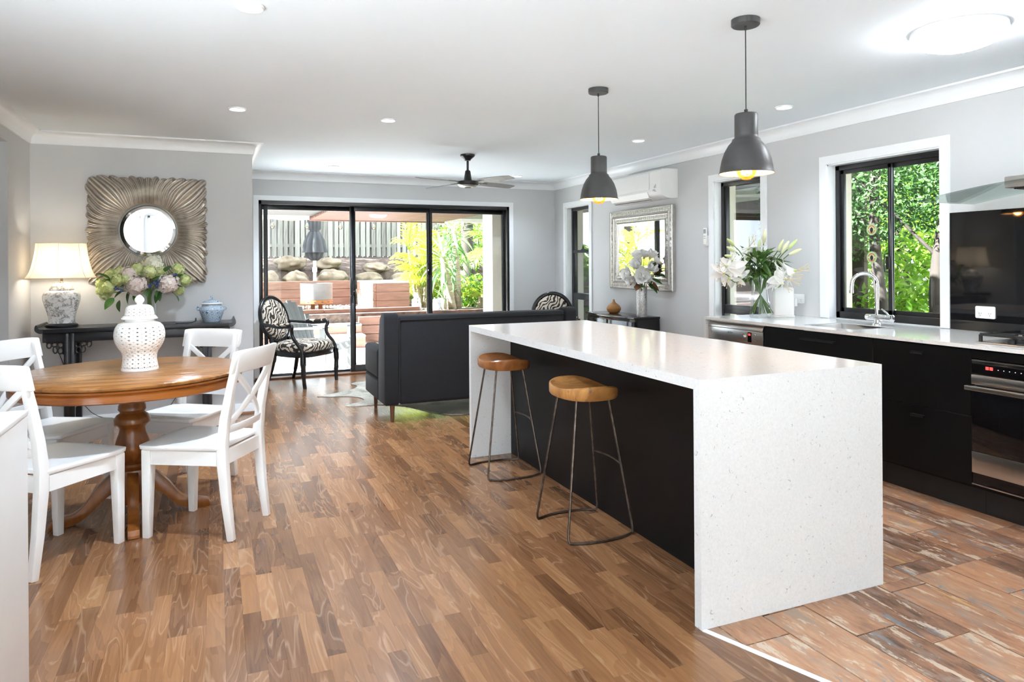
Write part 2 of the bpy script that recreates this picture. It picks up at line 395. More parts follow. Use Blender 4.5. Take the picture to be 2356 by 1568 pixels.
def sweep(name, path, prof, m, closed=False, label=None):   # prof: (inset from wall, z); path anticlockwise keeps the room on its left
    P = [Vector(p) for p in path]; n = len(P); vs = []; fs = []; k = len(prof)
    for i in range(n):
        d0 = (P[i]-P[i-1]).normalized() if i else (P[1]-P[0]).normalized(); d1 = (P[i+1]-P[i]).normalized() if i < n-1 else d0
        n0, n1 = Vector((-d0.y, d0.x)), Vector((-d1.y, d1.x)); mm = (n0+n1).normalized(); s = 1/max(.2, mm.dot(n0))
        vs += [(P[i].x+mm.x*s*o, P[i].y+mm.y*s*o, z) for o, z in prof]
    for i in range(n-1):
        for j in range(k): fs.append((i*k+j, i*k+(j+1) % k, i*k+k+(j+1) % k, i*k+k+j))
    fs += [tuple(range(k)), tuple(range((n-1)*k, n*k))[::-1]]
    return struct(MB().add(vs, fs).build(name, m), label)
cove = [(0, ZC), (0, ZC-.098), (.012, ZC-.098)]+[(.012+.068*(1-cos(rad(a))), ZC-.086+.074*sin(rad(a))) for a in range(0, 91, 10)]+[(.092, ZC-.012), (.092, ZC)]
room = [(XRT, YB), (XRT, YF), (XN, YF), (XN, YD), (XL, YD), (XL, YB)]
sweep('trim_2', room, cove, m_trim, label='white cove cornice round the ceiling')
bb = [(0, 0), (.014, 0), (.014, .084), (.010, .09), (0, .09)]
sweep('baseboard_dining', [(XN, YD+.3), (XN, YD), (XL, YD), (XL, 6.03)], bb, m_trim, label='white skirting under the console table')
sweep('baseboard_right', [(XRT, 5.32), (XRT, 7.54)], bb, m_trim, label='white skirting along the side wall')
sweep('baseboard_far', [(XRT, 8.29), (XRT, YF), (3.635, YF)], bb, m_trim, label='white skirting in the far corner')
m_quad = mat('timber_beading', (.23, .10, .045), .4, var=.2, stretch=(1, 1, 1))
qd = [(.014, 0), (.030, 0), (.029, .009), (.022, .016), (.014, .018)]
sweep('trim_3', [(XN, YF-.0), (XN, YD), (XL, YD), (XL, 6.03)], qd, m_quad, label='brown timber beading along the skirting')

# ------------------------------------------------------------------ windows on the side wall
def side_window(name, o, label, full, mid=None, slider=False):
    y0, y1, z0, z1 = o; t = bpy.data.objects.new(name, None); COL.objects.link(t); t.location = (XRT, (y0+y1)/2, z0); XF[t.name] = Matrix.Translation(t.location); struct(t, label)
    zb = z0 if not full else 0
    a = MB(); aw, X = .062, XRT-.016                       # architrave
    a.box(X, y0-aw, zb, XRT+.002, y0, z1+aw).box(X, y1, zb, XRT+.002, y1+aw, z1+aw).box(X, y0, z1, XRT+.002, y1, z1+aw)
    a.build('architrave', m_trim, t, world=True)
    r = MB(); r.box(XRT, y0-.001, zb, XRT+.10, y0+.010, z1).box(XRT, y1-.010, zb, XRT+.10, y1+.001, z1).box(XRT, y0, z1-.010, XRT+.10, y1, z1+.001)
    r.build('reveal', m_trim, t, world=True)
    yy0, yy1, zt = y0+.010, y1-.010, z1-.010; F = XRT+.072; fw = .036
    f = MB().box(F, yy0, zb, F+.07, yy0+fw, zt).box(F, yy1-fw, zb, F+.07, yy1, zt).box(F, yy0, zt-fw, F+.07, yy1, zt).box(F, yy0, zb, F+.07, yy1, zb+.05)
    f.build('window_frame', m_black, t, bevel=.003, world=True)
    if slider:
        ym = (y0+y1)/2-.005
        for (a0, a1, dx) in ((ym-.022, yy1-fw, .012), (yy0+fw, ym+.022, .036)):
            s = MB(); w_ = .030
            s.box(F+dx, a0, zb+.05, F+dx+.022, a0+w_, zt-fw).box(F+dx, a1-w_, zb+.05, F+dx+.022, a1, zt-fw).box(F+dx, a0, zt-fw-w_, F+dx+.022, a1, zt-fw).box(F+dx, a0, zb+.05, F+dx+.022, a1, zb+.05+w_)
            so_ = s.build('sash', m_black, t, bevel=.002, world=True)
            MB().box(F+dx+.009, a0+.02, zb+.07, F+dx+.013, a1-.02, zt-fw-.02).build('pane', m_glass, so_, world=True)
        hl = MB().tube([(F+.006, ym+.002, 1.24), (F-.014, ym+.012, 1.245), (F-.018, ym+.014, 1.28), (F-.018, ym+.014, 1.33), (F-.014, ym+.012, 1.365), (F+.006, ym+.002, 1.37)], .006, 8).build('latch', m_black, t, world=True)
        MB().box(F-.004, ym-.012, 1.26, F+.014, ym+.016, 1.35).build('latch_plate', m_black, t, bevel=.002, world=True)
    else:
        rails = ([mid] if mid else [])+[.885]; zs = [zb+.05]+sorted(rails)+[zt-fw]
        for z in rails:
            MB().box(F+.002, yy0+fw, z-(.018 if z == mid else .04), F+.066, yy1-fw, z+(.018 if z == mid else .04)).build('transom', m_black, t, bevel=.003, world=True)
        for k in range(len(zs)-1): MB().box(F+.030, yy0+fw, zs[k]+.01, F+.035, yy1-fw, zs[k+1]-.01).build('pane', m_glass, t, world=True)
        MB().box(F+.012, yy1-fw-.018, .93, F+.05, yy1-fw, zt-fw).box(F+.012, yy0+fw, .93, F+.05, yy0+fw+.018, zt-fw).build('sash_stile', m_black, t, bevel=.002, world=True)
        if mid:
            MB().box(F-.008, (y0+y1)/2-.03, mid+.018, F+.02, (y0+y1)/2+.03, mid+.03).lathe([(.012, 0), (.012, .03), (.005, .035), (.005, .05)], 10, (F+.004, (y0+y1)/2, mid+.028)).build('sash_lock', m_black, t, world=True)
    return t
side_window('window_1', A_, 'tall narrow black-framed window in the far corner', True, 1.467)
side_window('window_2', B_, 'narrow black-framed window behind the vase of lilies', True)
wc = side_window('window_3', C_, 'wide black sliding window above the kitchen sink', False, slider=True)
def sticker_mat():
    t = NT('round_window_sticker'); t.set(Roughness=.4)
    c = t.node('ShaderNodeTexCoord').outputs['Object']; sp = t.node('ShaderNodeSeparateXYZ', i={0: c}); y, z = sp.outputs[1], sp.outputs[2]
    d = t.math('SQRT', t.math('ADD', t.math('POWER', y, 2.0), t.math('POWER', z, 2.0)))
    col = t.mix(t.math('GREATER_THAN', d, .030), (.50, .55, .30), (.34, .46, .22))
    ring = t.math('MULTIPLY', t.math('LESS_THAN', t.math('ABSOLUTE', t.math('SUBTRACT', d, .026)), .003), t.math('GREATER_THAN', t.math('ABSOLUTE', z), .005))
    col = t.mix(ring, col, (.45, .06, .03))
    b = t.math('LESS_THAN', t.math('ADD', t.math('POWER', t.math('DIVIDE', y, .013), 2.0), t.math('POWER', t.math('DIVIDE', t.math('ADD', z, .004), .019), 2.0)), 1.0)
    t.set(Base_Color=t.mix(b, col, (.02, .018, .02))); return t.m
m_stick = sticker_mat()
for nm, z, lb in (('window_sticker', 1.545, 'upper round green sticker with red ring on sliding window pane'), ('window_sticker', 1.345, 'lower round green sticker with red ring on sliding window pane')):
    o = MB().lathe([(.042, -.0007), (.042, .0007)], 32, m=Matrix.Rotation(pi/2, 4, 'Y')).build(nm, m_stick); o.location = (XRT+.072+.018, 3.64, z); tag(o, lb, 'sticker', 'round stickers on the window')

# ------------------------------------------------------------------ sliding door
t = bpy.data.objects.new('door_1', None); COL.objects.link(t); t.location = (2.0, YF, 0); XF[t.name] = Matrix.Translation(t.location); struct(t, 'wide black aluminium sliding glass door to the patio')
x0, x1, zt = .455, 3.575, 2.065
MB().box(x0-.058, YF-.016, 0, x0, YF+.004, zt+.055).box(x1, YF-.016, 0, x1+.058, YF+.004, zt+.055).box(x0, YF-.016, zt, x1, YF+.004, zt+.055).build('architrave', m_trim, t, world=True)
MB().box(x0, YF-.006, 0, x0+.032, YF+.12, zt).box(x1-.032, YF-.006, 0, x1, YF+.12, zt).box(x0, YF-.006, zt-.045, x1, YF+.12, zt).box(x0, YF+.0, -.01, x1, YF+.12, .02).build('door_frame', m_black, t, bevel=.003, world=True)
MB().box(x0-.05, YF-.075, 0, x1+.05, YF-.006, .022).build('threshold', m_quad, t, bevel=.006, world=True)
def leaf(a, b, y, sw0, sw1, bot, nm='door_panel'):
    s = MB().box(a, y, .02, a+sw0, y+.032, zt-.045).box(b-sw1, y, .02, b, y+.032, zt-.045).box(a+sw0, y, zt-.045-.055, b-sw1, y+.032, zt-.045).box(a+sw0, y, .02, b-sw1, y+.032, .02+bot)
    o = s.build(nm, m_black, t, bevel=.003, world=True); MB().box(a+sw0-.01, y+.013, .02+bot-.01, b-sw1+.01, y+.019, zt-.09).build('pane', m_glass, o, world=True); return o
leaf(.487, 1.575, YF+.082, .012, .055, .022); mid = leaf(1.50, 2.535, YF+.042, .052, .05, .075); leaf(2.475, 3.543, YF+.082, .055, .03, .05)
MB().box(.512, YF+.03, .02, .556, YF+.066, zt-.045).build('screen_stile', m_black, t, bevel=.003, world=True)
MB().tube([(1.512, YF+.045, 1.155), (1.505, YF+.0, 1.14), (1.500, YF-.018, 1.10), (1.498, YF-.022, 1.045), (1.500, YF-.018, .99), (1.505, YF, .95), (1.512, YF+.045, .935)], .009, 8).build('handle', m_black, mid, world=True)
MB().box(1.535, YF+.034, .95, 1.552, YF+.044, 1.13).build('lock_plate', m_black, mid, bevel=.003, world=True)
MB().lathe([(.008, 0), (.008, .012)], 12, m=Matrix.Translation((1.544, YF+.034, .99)) @ Matrix.Rotation(pi/2, 4, 'X')).build('key_barrel', m_chrome, mid, world=True)
MB().box(2.462, YF+.024, 1.18, 2.490, YF+.044, 1.33).build('bolt_case', m_black, mid, bevel=.004, world=True)
MB().box(2.470, YF+.014, 1.225, 2.480, YF+.026, 1.25).build('bolt_key', m_chrome, mid, bevel=.002, world=True)
# glazed doors behind the viewpoint (seen in the round mirror)
for nm, (a, b, z0, z1), lb in (('door_2', (-1.3, 1.7, 0, 2.36), 'white-framed glazed doors behind the viewpoint'),):
    t = bpy.data.objects.new(nm, None); COL.objects.link(t); t.location = ((a+b)/2, YB, z0); XF[t.name] = Matrix.Translation(t.location); struct(t, lb)
    f = MB(); y = YB-.09; nbar = 3 if a < 0 else 2
    f.box(a, y, z0, a+.05, y+.07, z1).box(b-.05, y, z0, b, y+.07, z1).box(a, y, z1-.05, b, y+.07, z1).box(a, y, z0, b, y+.07, z0+.04)
    for k in range(1, nbar): xx = a+(b-a)*k/nbar; f.box(xx-.03, y, z0, xx+.03, y+.07, z1)
    f.build('window_frame', m_trim, t, bevel=.003, world=True)
    for k in range(nbar): MB().box(a+(b-a)*k/nbar+.02, y+.03, z0+.02, a+(b-a)*(k+1)/nbar-.02, y+.035, z1-.02).build('pane', m_glass, t, world=True)
t = bpy.data.objects.new('added_fill_window', None); COL.objects.link(t); t.location = (XL, .1, .2); XF[t.name] = Matrix.Translation(t.location); struct(t, 'unseen white-framed side window added to bring in fill daylight')  # made-up opening out of view, lets in fill daylight from the left
f = MB().box(XL-.09, -2.4, .2, XL-.02, -2.35, 2.3).box(XL-.09, 2.55, .2, XL-.02, 2.6, 2.3).box(XL-.09, -2.4, 2.25, XL-.02, 2.6, 2.3).box(XL-.09, -2.4, .2, XL-.02, 2.6, .24)
for k in (1, 2, 3): f.box(XL-.09, -2.4+1.25*k-.025, .2, XL-.02, -2.4+1.25*k+.025, 2.3)
f.build('window_frame', m_trim, t, bevel=.003, world=True)
for k in range(4): MB().box(XL-.06, -2.4+1.25*k+.02, .22, XL-.055, -2.4+1.25*k+1.23, 2.28).build('pane', m_glass, t, world=True)
# ------------------------------------------------------------------ kitchen
def stone_mat():
    t = NT('white_quartz_stone'); c = t.coord('Object')
    n1 = t.noise(c, 58, 3, .6, 1.2); n2 = t.noise(t.coord('Object', off=(3, 7, 1)), 17, 4, .65, 2.2); n3 = t.noise(t.coord('Object', off=(9, 2, 5)), 120, 2)
    col = t.ramp(n3, [(.35, (.69, .69, .685)), (.65, (.74, .74, .735))])
    col = t.mix(t.ramp(n1, [(.665, (0, 0, 0)), (.69, (.7, .7, .7))]), col, (.33, .33, .33))
    line = t.math('ABSOLUTE', t.math('SUBTRACT', n2, .675)); col = t.mix(t.ramp(line, [(.0, (.5, .5, .5)), (.006, (0, 0, 0))]), col, (.38, .38, .37))
    t.set(Base_Color=col, Roughness=.13, Specular_IOR_Level=.5); return t.m
m_stone = stone_mat()
isl = thing('kitchen_island', 'long kitchen island with white speckled waterfall stone and black panels', 'kitchen island', (2.05, 3.3, 0))
MB().prism([(2.0552, .898), (4.5448, .898), (4.507, .8585), (2.093, .8585)], 1.594, 2.503, 'x').build('worktop', m_stone, isl, world=True)
MB().prism([(2.055, 0), (2.055, .898), (2.0928, .858), (2.0928, 0)], 1.594, 2.503, 'x').build('end_panel', m_stone, isl, bevel=.0, world=True)
MB().prism([(4.545, 0), (4.545, .898), (4.5072, .858), (4.5072, 0)], 1.594, 2.503, 'x').build('end_panel', m_stone, isl, bevel=.0, world=True)
MB().box(1.885, 2.094, .001, 1.903, 4.506, .857).build('back_panel', m_blackmatte, isl, world=True)
MB().box(1.904, 2.094, .10, 2.47, 4.506, .857).build('cabinet_body', m_blackmatte, isl, world=True)
for k in range(4): MB().box(2.471, 2.10+k*.602, .105, 2.49, 2.10+k*.602+.598, .85).build('door', m_blackmatte, isl, bevel=.0015, seg=1, world=True)
MB().box(1.904, 2.094, .001, 2.42, 4.506, .10).build('kickboard', m_kick, isl, world=True)

# bar stools
def stool_wood(name, a, b, c):
    t = NT(name); n = t.noise(t.coord('Object', (2.2, 9, 2.2), off=(len(name) % 7, 1, 2)), 2.2, 5, .6, 1.6); k = t.noise(t.coord('Object', off=(1, len(name) % 5, 2)), 14, 3)
    t.set(Base_Color=t.mix(t.ramp(k, [(.62, (0, 0, 0)), (.72, (.8, .8, .8))]), t.ramp(n, [(.3, a), (.52, b), (.75, c)]), (.05, .022, .008)), Roughness=.3); return t.m
m_seat1 = stool_wood('pale_teak', (.24, .095, .024), (.41, .19, .055), (.55, .29, .095)); m_seat2 = stool_wood('red_teak', (.13, .04, .012), (.27, .095, .025), (.34, .14, .04))
m_iron = mat('rusty_iron_rod', (.10, .075, .06), .38, .75, var=.45, scale=30, bump=.1, bscale=120)
def make_stool(loc, label):
    t = thing('bar_stool', label, 'bar stool', loc, 0, 'bar stools at the island')
    def top(u, v):
        th = 2*pi*v; rr = u; a, b, e = .152, .19, 2.5
        q = (abs(cos(th))**e+abs(sin(th))**e)**(-1/e); x, y = cos(th)*q*a*rr, sin(th)*q*b*rr
        z = .692+.042*(abs(y)/.19)**2.2+.018*max(0, -x/.152)**2-.006*rr**6*0
        return (x, y, z-(.010 if rr > .97 else 0))
    mb = MB(); n = 48; us = [0.001, .2, .4, .6, .75, .88, .95, 1.0]
    ring = [[top(u, k/n) for k in range(n)] for u in us]
    ring.append([(x*.995, y*.995, .671) for x, y, z in ring[-1]]); ring.append([(x*.95, y*.95, .660) for x, y, z in ring[-2]]); ring.append([(0, 0, .660)]*n)
    vs = [p for r in ring for p in r]; fs = [(i*n+k, i*n+(k+1) % n, i*n+n+(k+1) % n, i*n+n+k) for i in range(len(ring)-1) for k in range(n)]
    mb.add(vs, fs).build('seat', m_seat1, t, ang=50)
    for s in (-1, 1):
        fx, fy = .178, .172*s; tx, ty = .088, .098*s; z0 = .0065
        c = [(-tx, ty, .66), (-fx+.002, fy, .035), (-fx+.006, fy+.004*s, .012), (-fx+.022, fy+.010*s, z0), (-fx*.5, fy+.034*s, z0), (0, fy+.040*s, z0), (fx*.5, fy+.034*s, z0), (fx-.022, fy+.010*s, z0), (fx-.006, fy+.004*s, .012), (fx-.002, fy, .035), (tx, ty, .66)]
        pts = [c[0]]+spline(c[1:-1], 5)+[c[-1]]
        MB().tube(pts, .0062, 8).build('leg_loop', m_iron, t)
    k = (.66-.335)/.625; fx = .088+(.176-.088)*k; fy = .098+(.172-.098)*k
    MB().tube(spline([(fx, -fy, .335), (fx+.012, -fy*.5, .337), (fx+.016, 0, .338), (fx+.012, fy*.5, .337), (fx, fy, .335)], 5), .0055, 8).build('footrest', m_iron, t)
    return t
st = make_stool((1.688, 3.10, 0), 'iron-legged bar stool with pale teak saddle seat, nearer one at the island')
copy_tree(st, (1.688, 4.152, 0), 0, 'iron-legged bar stool with reddish teak saddle seat, farther one at the island', {'pale_teak': m_seat2})

# bench run
ZB, XB, XFr, YE = .89, 3.54, 3.572, 4.51
ct = thing('kitchen_countertop', 'white stone countertop running under the kitchen windows', 'countertop', (3.9, 2.8, ZB))
SK = (3.67, 3.21, 4.02, 3.62)    # sink hole x0,y0,x1,y1
MB().box(XB, .4, ZB-.02, SK[0], YE, ZB).box(SK[2], .4, ZB-.02, XRT-.001, YE, ZB).box(SK[0], .4, ZB-.02, SK[2], SK[1], ZB).box(SK[0], SK[3], ZB-.02, SK[2], YE, ZB).build('slab', m_stone, ct, world=True)
MB().box(XB, YE-.02, 0, XRT-.001, YE, ZB-.0205).build('end_panel', m_stone, ct, world=True)
MB().box(XRT+.0, C_[0]+.012, ZB-.015, XRT+.075, C_[1]-.012, ZB).build('window_ledge', m_stone, ct, world=True)
sk = thing('kitchen_sink', 'stainless steel sink set in the stone countertop', 'sink', ((SK[0]+SK[2])/2, (SK[1]+SK[3])/2, ZB-.19))
a, b, c, d_ = SK[0]+.002, SK[1]+.002, SK[2]-.002, SK[3]-.002; g = .012
MB().box(a+g, b+g, ZB-.19, c-g, d_-g, ZB-.185).box(a, b, ZB-.19, a+g, d_, ZB-.004).box(c-g, b, ZB-.19, c, d_, ZB-.004).box(a+g, b, ZB-.19, c-g, b+g, ZB-.004).box(a+g, d_-g, ZB-.19, c-g, d_, ZB-.004).build('bowl', m_steel, sk, bevel=.004, world=True)
MB().lathe([(.045, 0), (.045, .004), (.03, .006), (0, .004)], 24, ((a+c)/2, (b+d_)/2, ZB-.186)).build('drain', m_chrome, sk, world=True)
# tap
tp = thing('kitchen_mixer_tap', 'tall chrome gooseneck mixer tap beside the sink', 'tap', (4.10, 3.40, ZB))
MB().lathe([(.030, 0), (.030, .004), (.022, .010), (.017, .016), (.017, .030)], 24).build('base', m_chrome, tp)
MB().lathe([(.0, -.085), (.019, -.083), (.022, -.075), (.022, .075), (.019, .083), (0, .085)], 24, m=Matrix.Translation((-.0, 0, .048)) @ Matrix.Rotation(pi/2, 4, 'X')).build('body', m_chrome, tp)
pts = [(0, 0, .06), (0, 0, .18), (0, 0, .26)]+[( -.062+.062*cos(rad(q)), (.062-.062*cos(rad(q)))*.75, .27+.075*sin(rad(q))) for q in range(0, 181, 12)]+[(-.126, .094, .255), (-.127, .095, .225)]
MB().tube(pts, .0125, 14).build('spout', m_chrome, tp)
MB().lathe([(.0145, 0), (.0145, .02)], 16, (-.127, .095, .212)).build('nozzle', m_chrome, tp)
MB().lathe([(.0, .0), (.024, .002), (.025, .03), (.018, .034), (0, .034)], 20, m=Matrix.Translation((0, -.086, .048)) @ Matrix.Rotation(pi/2, 4, 'X')).build('control_knob', m_chrome, tp)
MB().tube([(0, -.10, .055), (-.006, -.075, .085), (-.012, -.045, .108)], [.007, .006, .005], 10).build('lever', m_chrome, tp)
# cabinets: front faces look towards -X
def front(par, nm, y0, y1, z0, z1, m=m_blackmatte, bevel=.0015, **k): return MB().box(XFr, y0+.0015, z0+.0015, XFr+.018, y1-.0015, z1-.0015).build(nm, m, par, bevel=bevel, seg=1, world=True, **k)
def handle(par, yc, z, L):
    return MB().box(XFr-.022, yc-L/2, z-.003, XFr-.001, yc+L/2, z+.001).box(XFr-.022, yc-L/2, z-.012, XFr-.018, yc+L/2, z+.001).build('handle', m_black, par, bevel=.001, seg=1, world=True)
def cabinet(nm, lb, y0, y1):
    t = thing(nm, lb, 'cabinet', (3.9, (y0+y1)/2, 0))
    MB().box(XFr+.0185, y0+.0005, .15, XRT-.002, y1-.0005, .868 if nm != 'sink_cabinet' else .69).build('body', m_blackmatte, t, world=True)
    MB().box(3.68, y0+.0005, .001, 3.698, y1-.0005, .149).build('kickboard', m_kick, t, world=True); return t
t = cabinet('sink_cabinet', 'black sink cabinet with a long pull, beside the dishwasher', 2.991, 3.887)
h = front(t, 'drawer_front', 2.991, 3.887, .60, .862); handle(h, 3.40, .815, .28)
for a, b in ((2.991, 3.439), (3.439, 3.887)): h = front(t, 'door', a, b, .16, .60); handle(h, (a+b)/2, .57, .10)
t = cabinet('drawer_cabinet', 'black two-drawer cabinet between the sink cabinet and the oven', 2.406, 2.991)
h = front(t, 'drawer_front', 2.406, 2.991, .519, .862); handle(h, 2.70, .818, .075)
h = front(t, 'drawer_front', 2.406, 2.991, .163, .519); handle(h, 2.70, .472, .075)
# oven in its housing
t = thing('oven_cabinet', 'black cabinet housing the built-in oven', 'cabinet', (3.9, 2.1, 0))
front(t, 'top_rail', 1.806, 2.406, .815, .862); front(t, 'side_stile', 1.78, 1.806, .16, .862)
MB().box(3.68, 1.78, .001, 3.698, 2.405, .172).build('kickboard', m_kick, t, world=True); MB().box(XFr+.02, 1.78, .15, XRT-.002, 2.405, .172).build('base_shelf', m_blackmatte, t, world=True)
MB().box(XFr+.02, 1.78, .173, XRT-.002, 1.80, .868).build('side_panel', m_blackmatte, t, world=True)
m_ovenglass = mat('black_oven_glass', (.006, .006, .007), .05, var=.1); m_led = emit_mat('red_led', (1, .06, .05), .5); m_white_ind = emit_mat('white_indicator', (.8, .85, .9), .18)
ov = thing('built_in_oven', 'stainless steel and black glass built-in oven under the cooktop', 'oven', (3.9, 2.1, .175))
a, b = 1.812, 2.402
MB().box(XFr+.02, a, .177, XRT-.1, b, .80).build('body', m_steel, ov, world=True)
cp_ = MB().box(XFr-.002, a, .738, XFr+.019, b, .806).build('control_panel', m_ovenglass, ov, bevel=.001, world=True)
MB().box(XFr-.003, a, .806, XFr+.019, b, .812).build('top_trim', m_steel, ov, world=True)
MB().box(XFr-.008, a, .686, XFr+.019, b, .736).build('steel_fascia', m_steel, ov, bevel=.002, world=True)
dr = MB().box(XFr-.006, a, .345, XFr+.019, b, .680).build('door', m_ovenglass, ov, bevel=.002, world=True)
MB().bar((XFr-.045, a+.0, .672), (XFr-.045, b+.005, .672), .022, .022).bar((XFr-.04, a+.03, .672), (XFr-.004, a+.03, .672), .02, .014).bar((XFr-.04, b-.02, .672), (XFr-.004, b-.02, .672), .02, .014).build('handle', m_steel, dr, bevel=.002, world=True)
MB().box(XFr-.008, a, .235, XFr+.019, b, .343).build('lower_fascia', m_steel, ov, bevel=.002, world=True)
MB().box(XFr-.0, a, .182, XFr+.019, b, .233).build('base_panel', m_ovenglass, ov, world=True); MB().box(XFr-.008, a, .174, XFr+.018, b, .180).build('base_trim', m_steel, ov, world=True)
for k in range(2): MB().box(XFr-.0032, 2.316-k*.020, .767, XFr-.0022, 2.332-k*.020, .783).build('clock_digit', m_led, cp_, bevel=.0004, seg=1, world=True)
for k in range(5): MB().lathe([(.0022, 0), (.0022, .001)], 10, m=Matrix.Translation((XFr-.0022, 2.27-k*.027, .773)) @ Matrix.Rotation(-pi/2, 4, 'Y')).build('touch_mark', m_white_ind, cp_, world=True)
# dishwasher
def text_mesh(s, size, m, ext=.0004):
    cu = bpy.data.curves.new('lettering', 'FONT'); cu.body = s; cu.size = size; cu.extrude = ext; cu.align_x = 'CENTER'; cu.align_y = 'CENTER'; cu.resolution_u = 3
    o = bpy.data.objects.new('lettering', cu); COL.objects.link(o); dg = bpy.context.evaluated_depsgraph_get(); me = bpy.data.meshes.new_from_object(o.evaluated_get(dg)); bpy.data.objects.remove(o); bpy.data.curves.remove(cu)
    me.materials.clear(); me.materials.append(m); me.name = 'lettering'; return me
m_ink = mat('dark_print', (.06, .06, .065), .5)
def front_text(par, s, size, x, y, z, m=m_ink):   # reads from -X
    mt = Matrix.Translation((x, y, z)) @ Matrix(((0, 0, -1, 0), (-1, 0, 0, 0), (0, 1, 0, 0), (0, 0, 0, 1)))
    o = link('lettering', text_mesh(s, size, m), par); o.matrix_parent_inverse = XF[par.name].inverted(); o.matrix_basis = mt; return o
dw = thing('dishwasher', 'stainless steel dishwasher under the end of the countertop', 'dishwasher', (3.9, 4.19, 0))
a, b = 3.892, 4.486
MB().box(XFr+.02, a, .10, XRT-.05, b, .866).build('body', m_steel, dw, world=True)
MB().box(3.68, a, .001, 3.698, b, .10).build('kickboard', m_kick, dw, world=True)
MB().box(XFr-.004, a, .11, XFr+.019, b, .722).build('door', m_steel, dw, bevel=.003, world=True)
cp_ = MB().box(XFr-.006, a, .724, XFr+.019, b, .818).build('control_panel', m_steel, dw, bevel=.003, world=True)
MB().prism([(XFr-.012, .82), (XFr+.019, .82), (XFr+.019, .857), (XFr+.004, .857), (XFr-.008, .835)], a, b, 'y').build('pull_grip', m_steel, dw, bevel=.002, world=True)
def knob(par, y, z, r, m=m_steel, L=.012, nm='knob'): return MB().lathe([(r, 0), (r, L*.6), (r*.85, L), (0, L)], 20, m=Matrix.Translation((XFr-.006, y, z)) @ Matrix.Rotation(-pi/2, 4, 'Y')).build(nm, m, par, world=True)
knob(cp_, 4.445, .778, .010, L=.004, nm='power_button'); knob(cp_, 4.085, .771, .022, L=.016, nm='programme_dial')
dsp = MB().box(XFr-.0072, 4.005, .735, XFr-.0055, 4.045, .806).build('display', m_ovenglass, cp_, bevel=.0008, seg=1, world=True)
for k in range(2): MB().box(XFr-.0079, 4.027-k*.012, .783, XFr-.0071, 4.036-k*.012, .798).build('display_digit', m_led, dsp, world=True)
for z in (.795, .748): MB().box(XFr-.0095, 3.965, z-.004, XFr-.0055, 3.985, z+.004).build('button', m_steel, cp_, bevel=.001, seg=1, world=True)
front_text(cp_, 'BOSCH', .016, XFr-.0064, 4.235, .789)
# cooktop
m_castiron = mat('cast_iron', (.02, .02, .021), .5, .3, bump=.15, bscale=150)
cb = thing('gas_cooktop', 'steel gas cooktop with black trivets on the countertop', 'cooktop', (3.87, 2.12, ZB))
MB().box(3.635, 1.82, ZB+.0005, 4.10, 2.43, ZB+.008).build('plate', m_steel, cb, bevel=.003, world=True)
for (x, y, r) in ((3.75, 2.28, .04), (3.98, 2.28, .05), (3.75, 1.97, .05), (3.98, 1.97, .04)):
    bn = MB().lathe([(r, 0), (r, .012), (r*.8, .016), (r*.8, .024), (0, .026)], 24, (x, y, ZB+.008)).build('burner', m_castiron, cb, world=True)
    MB().lathe([(r*.75, .024), (r*.75, .03), (0, .032)], 24, (x, y, ZB+.008)).build('burner_cap', m_castiron, bn, world=True)
for y0, y1 in ((2.135, 2.415), (1.83, 2.11)):
    g = MB(); z = ZB+.045
    for x in (3.66, 4.07): g.bar((x, y0, z), (x, y1, z), .012, .014)
    for y in (y0, y1): g.bar((3.66, y, z), (4.07, y, z), .012, .014)
    for x in (3.75, 3.98):
        for s in (-1, 1):
            g.bar((x+s*.022, (y0+y1)/2, z), (x+s*.09, (y0+y1)/2, z), .010, .014); g.bar((x, (y0+y1)/2+s*.022, z), (x, (y0+y1)/2+s*.138, z), .010, .014)
    for x in (3.66, 4.07):
        for y in (y0, y1): g.bar((x, y, ZB+.008), (x, y, z), .014, .014)
    g.build('trivet', m_castiron, cb, bevel=.0015, seg=1, world=True)
for k in range(4): MB().lathe([(.018, 0), (.018, .016), (.012, .02), (0, .02)], 16, (3.66, 1.90+k*.12, ZB+.0085)).build('control_knob', m_castiron, cb, world=True)
# splashback, range hood, sockets
m_splash = mat('black_glass', (.008, .008, .009), .03, var=.1)
sp = tag(MB().box(XRT-.012, .4, ZB+.001, XRT-.001, 2.985, 1.616).build('splashback', m_splash), 'black glass splashback behind the cooktop', 'splashback')
hd = thing('range_hood', 'glass canopy range hood above the cooktop', 'range hood', (4.0, 2.1, 1.70))
m_hoodglass = glass_mat('smoky_green_glass', (.80, .86, .83), .5)
mb = MB(); prof = [(y, 1.648+.085*cos((y-2.08)/.86*pi/2)) for y in [2.83-.05*k for k in range(31)]]
mb.prism([(y, z) for y, z in prof]+[(y, z-.008) for y, z in prof[::-1]], 3.74, 4.235, 'x').build('glass_canopy', m_hoodglass, hd, world=True)
MB().box(3.80, 1.78, 1.695, XRT-.002, 2.38, 1.755).build('filter_box', m_steel, hd, bevel=.004, world=True)
MB().box(3.83, 1.81, 1.688, 4.20, 2.35, 1.6945).build('filter', m_black, hd, world=True)
MB().box(3.98, 1.95, 1.756, XRT-.002, 2.21, ZC-.002).build('chimney', m_steel, hd, bevel=.003, world=True)
MB().lathe([(.03, 0), (.03, .004), (0, .005)], 20, m=Matrix.Translation((3.9, 2.25, 1.688)) @ Matrix.Rotation(pi, 4, 'X')).build('lamp', emit_mat('hood_lamp', (1, .9, .75), .6), hd, world=True)
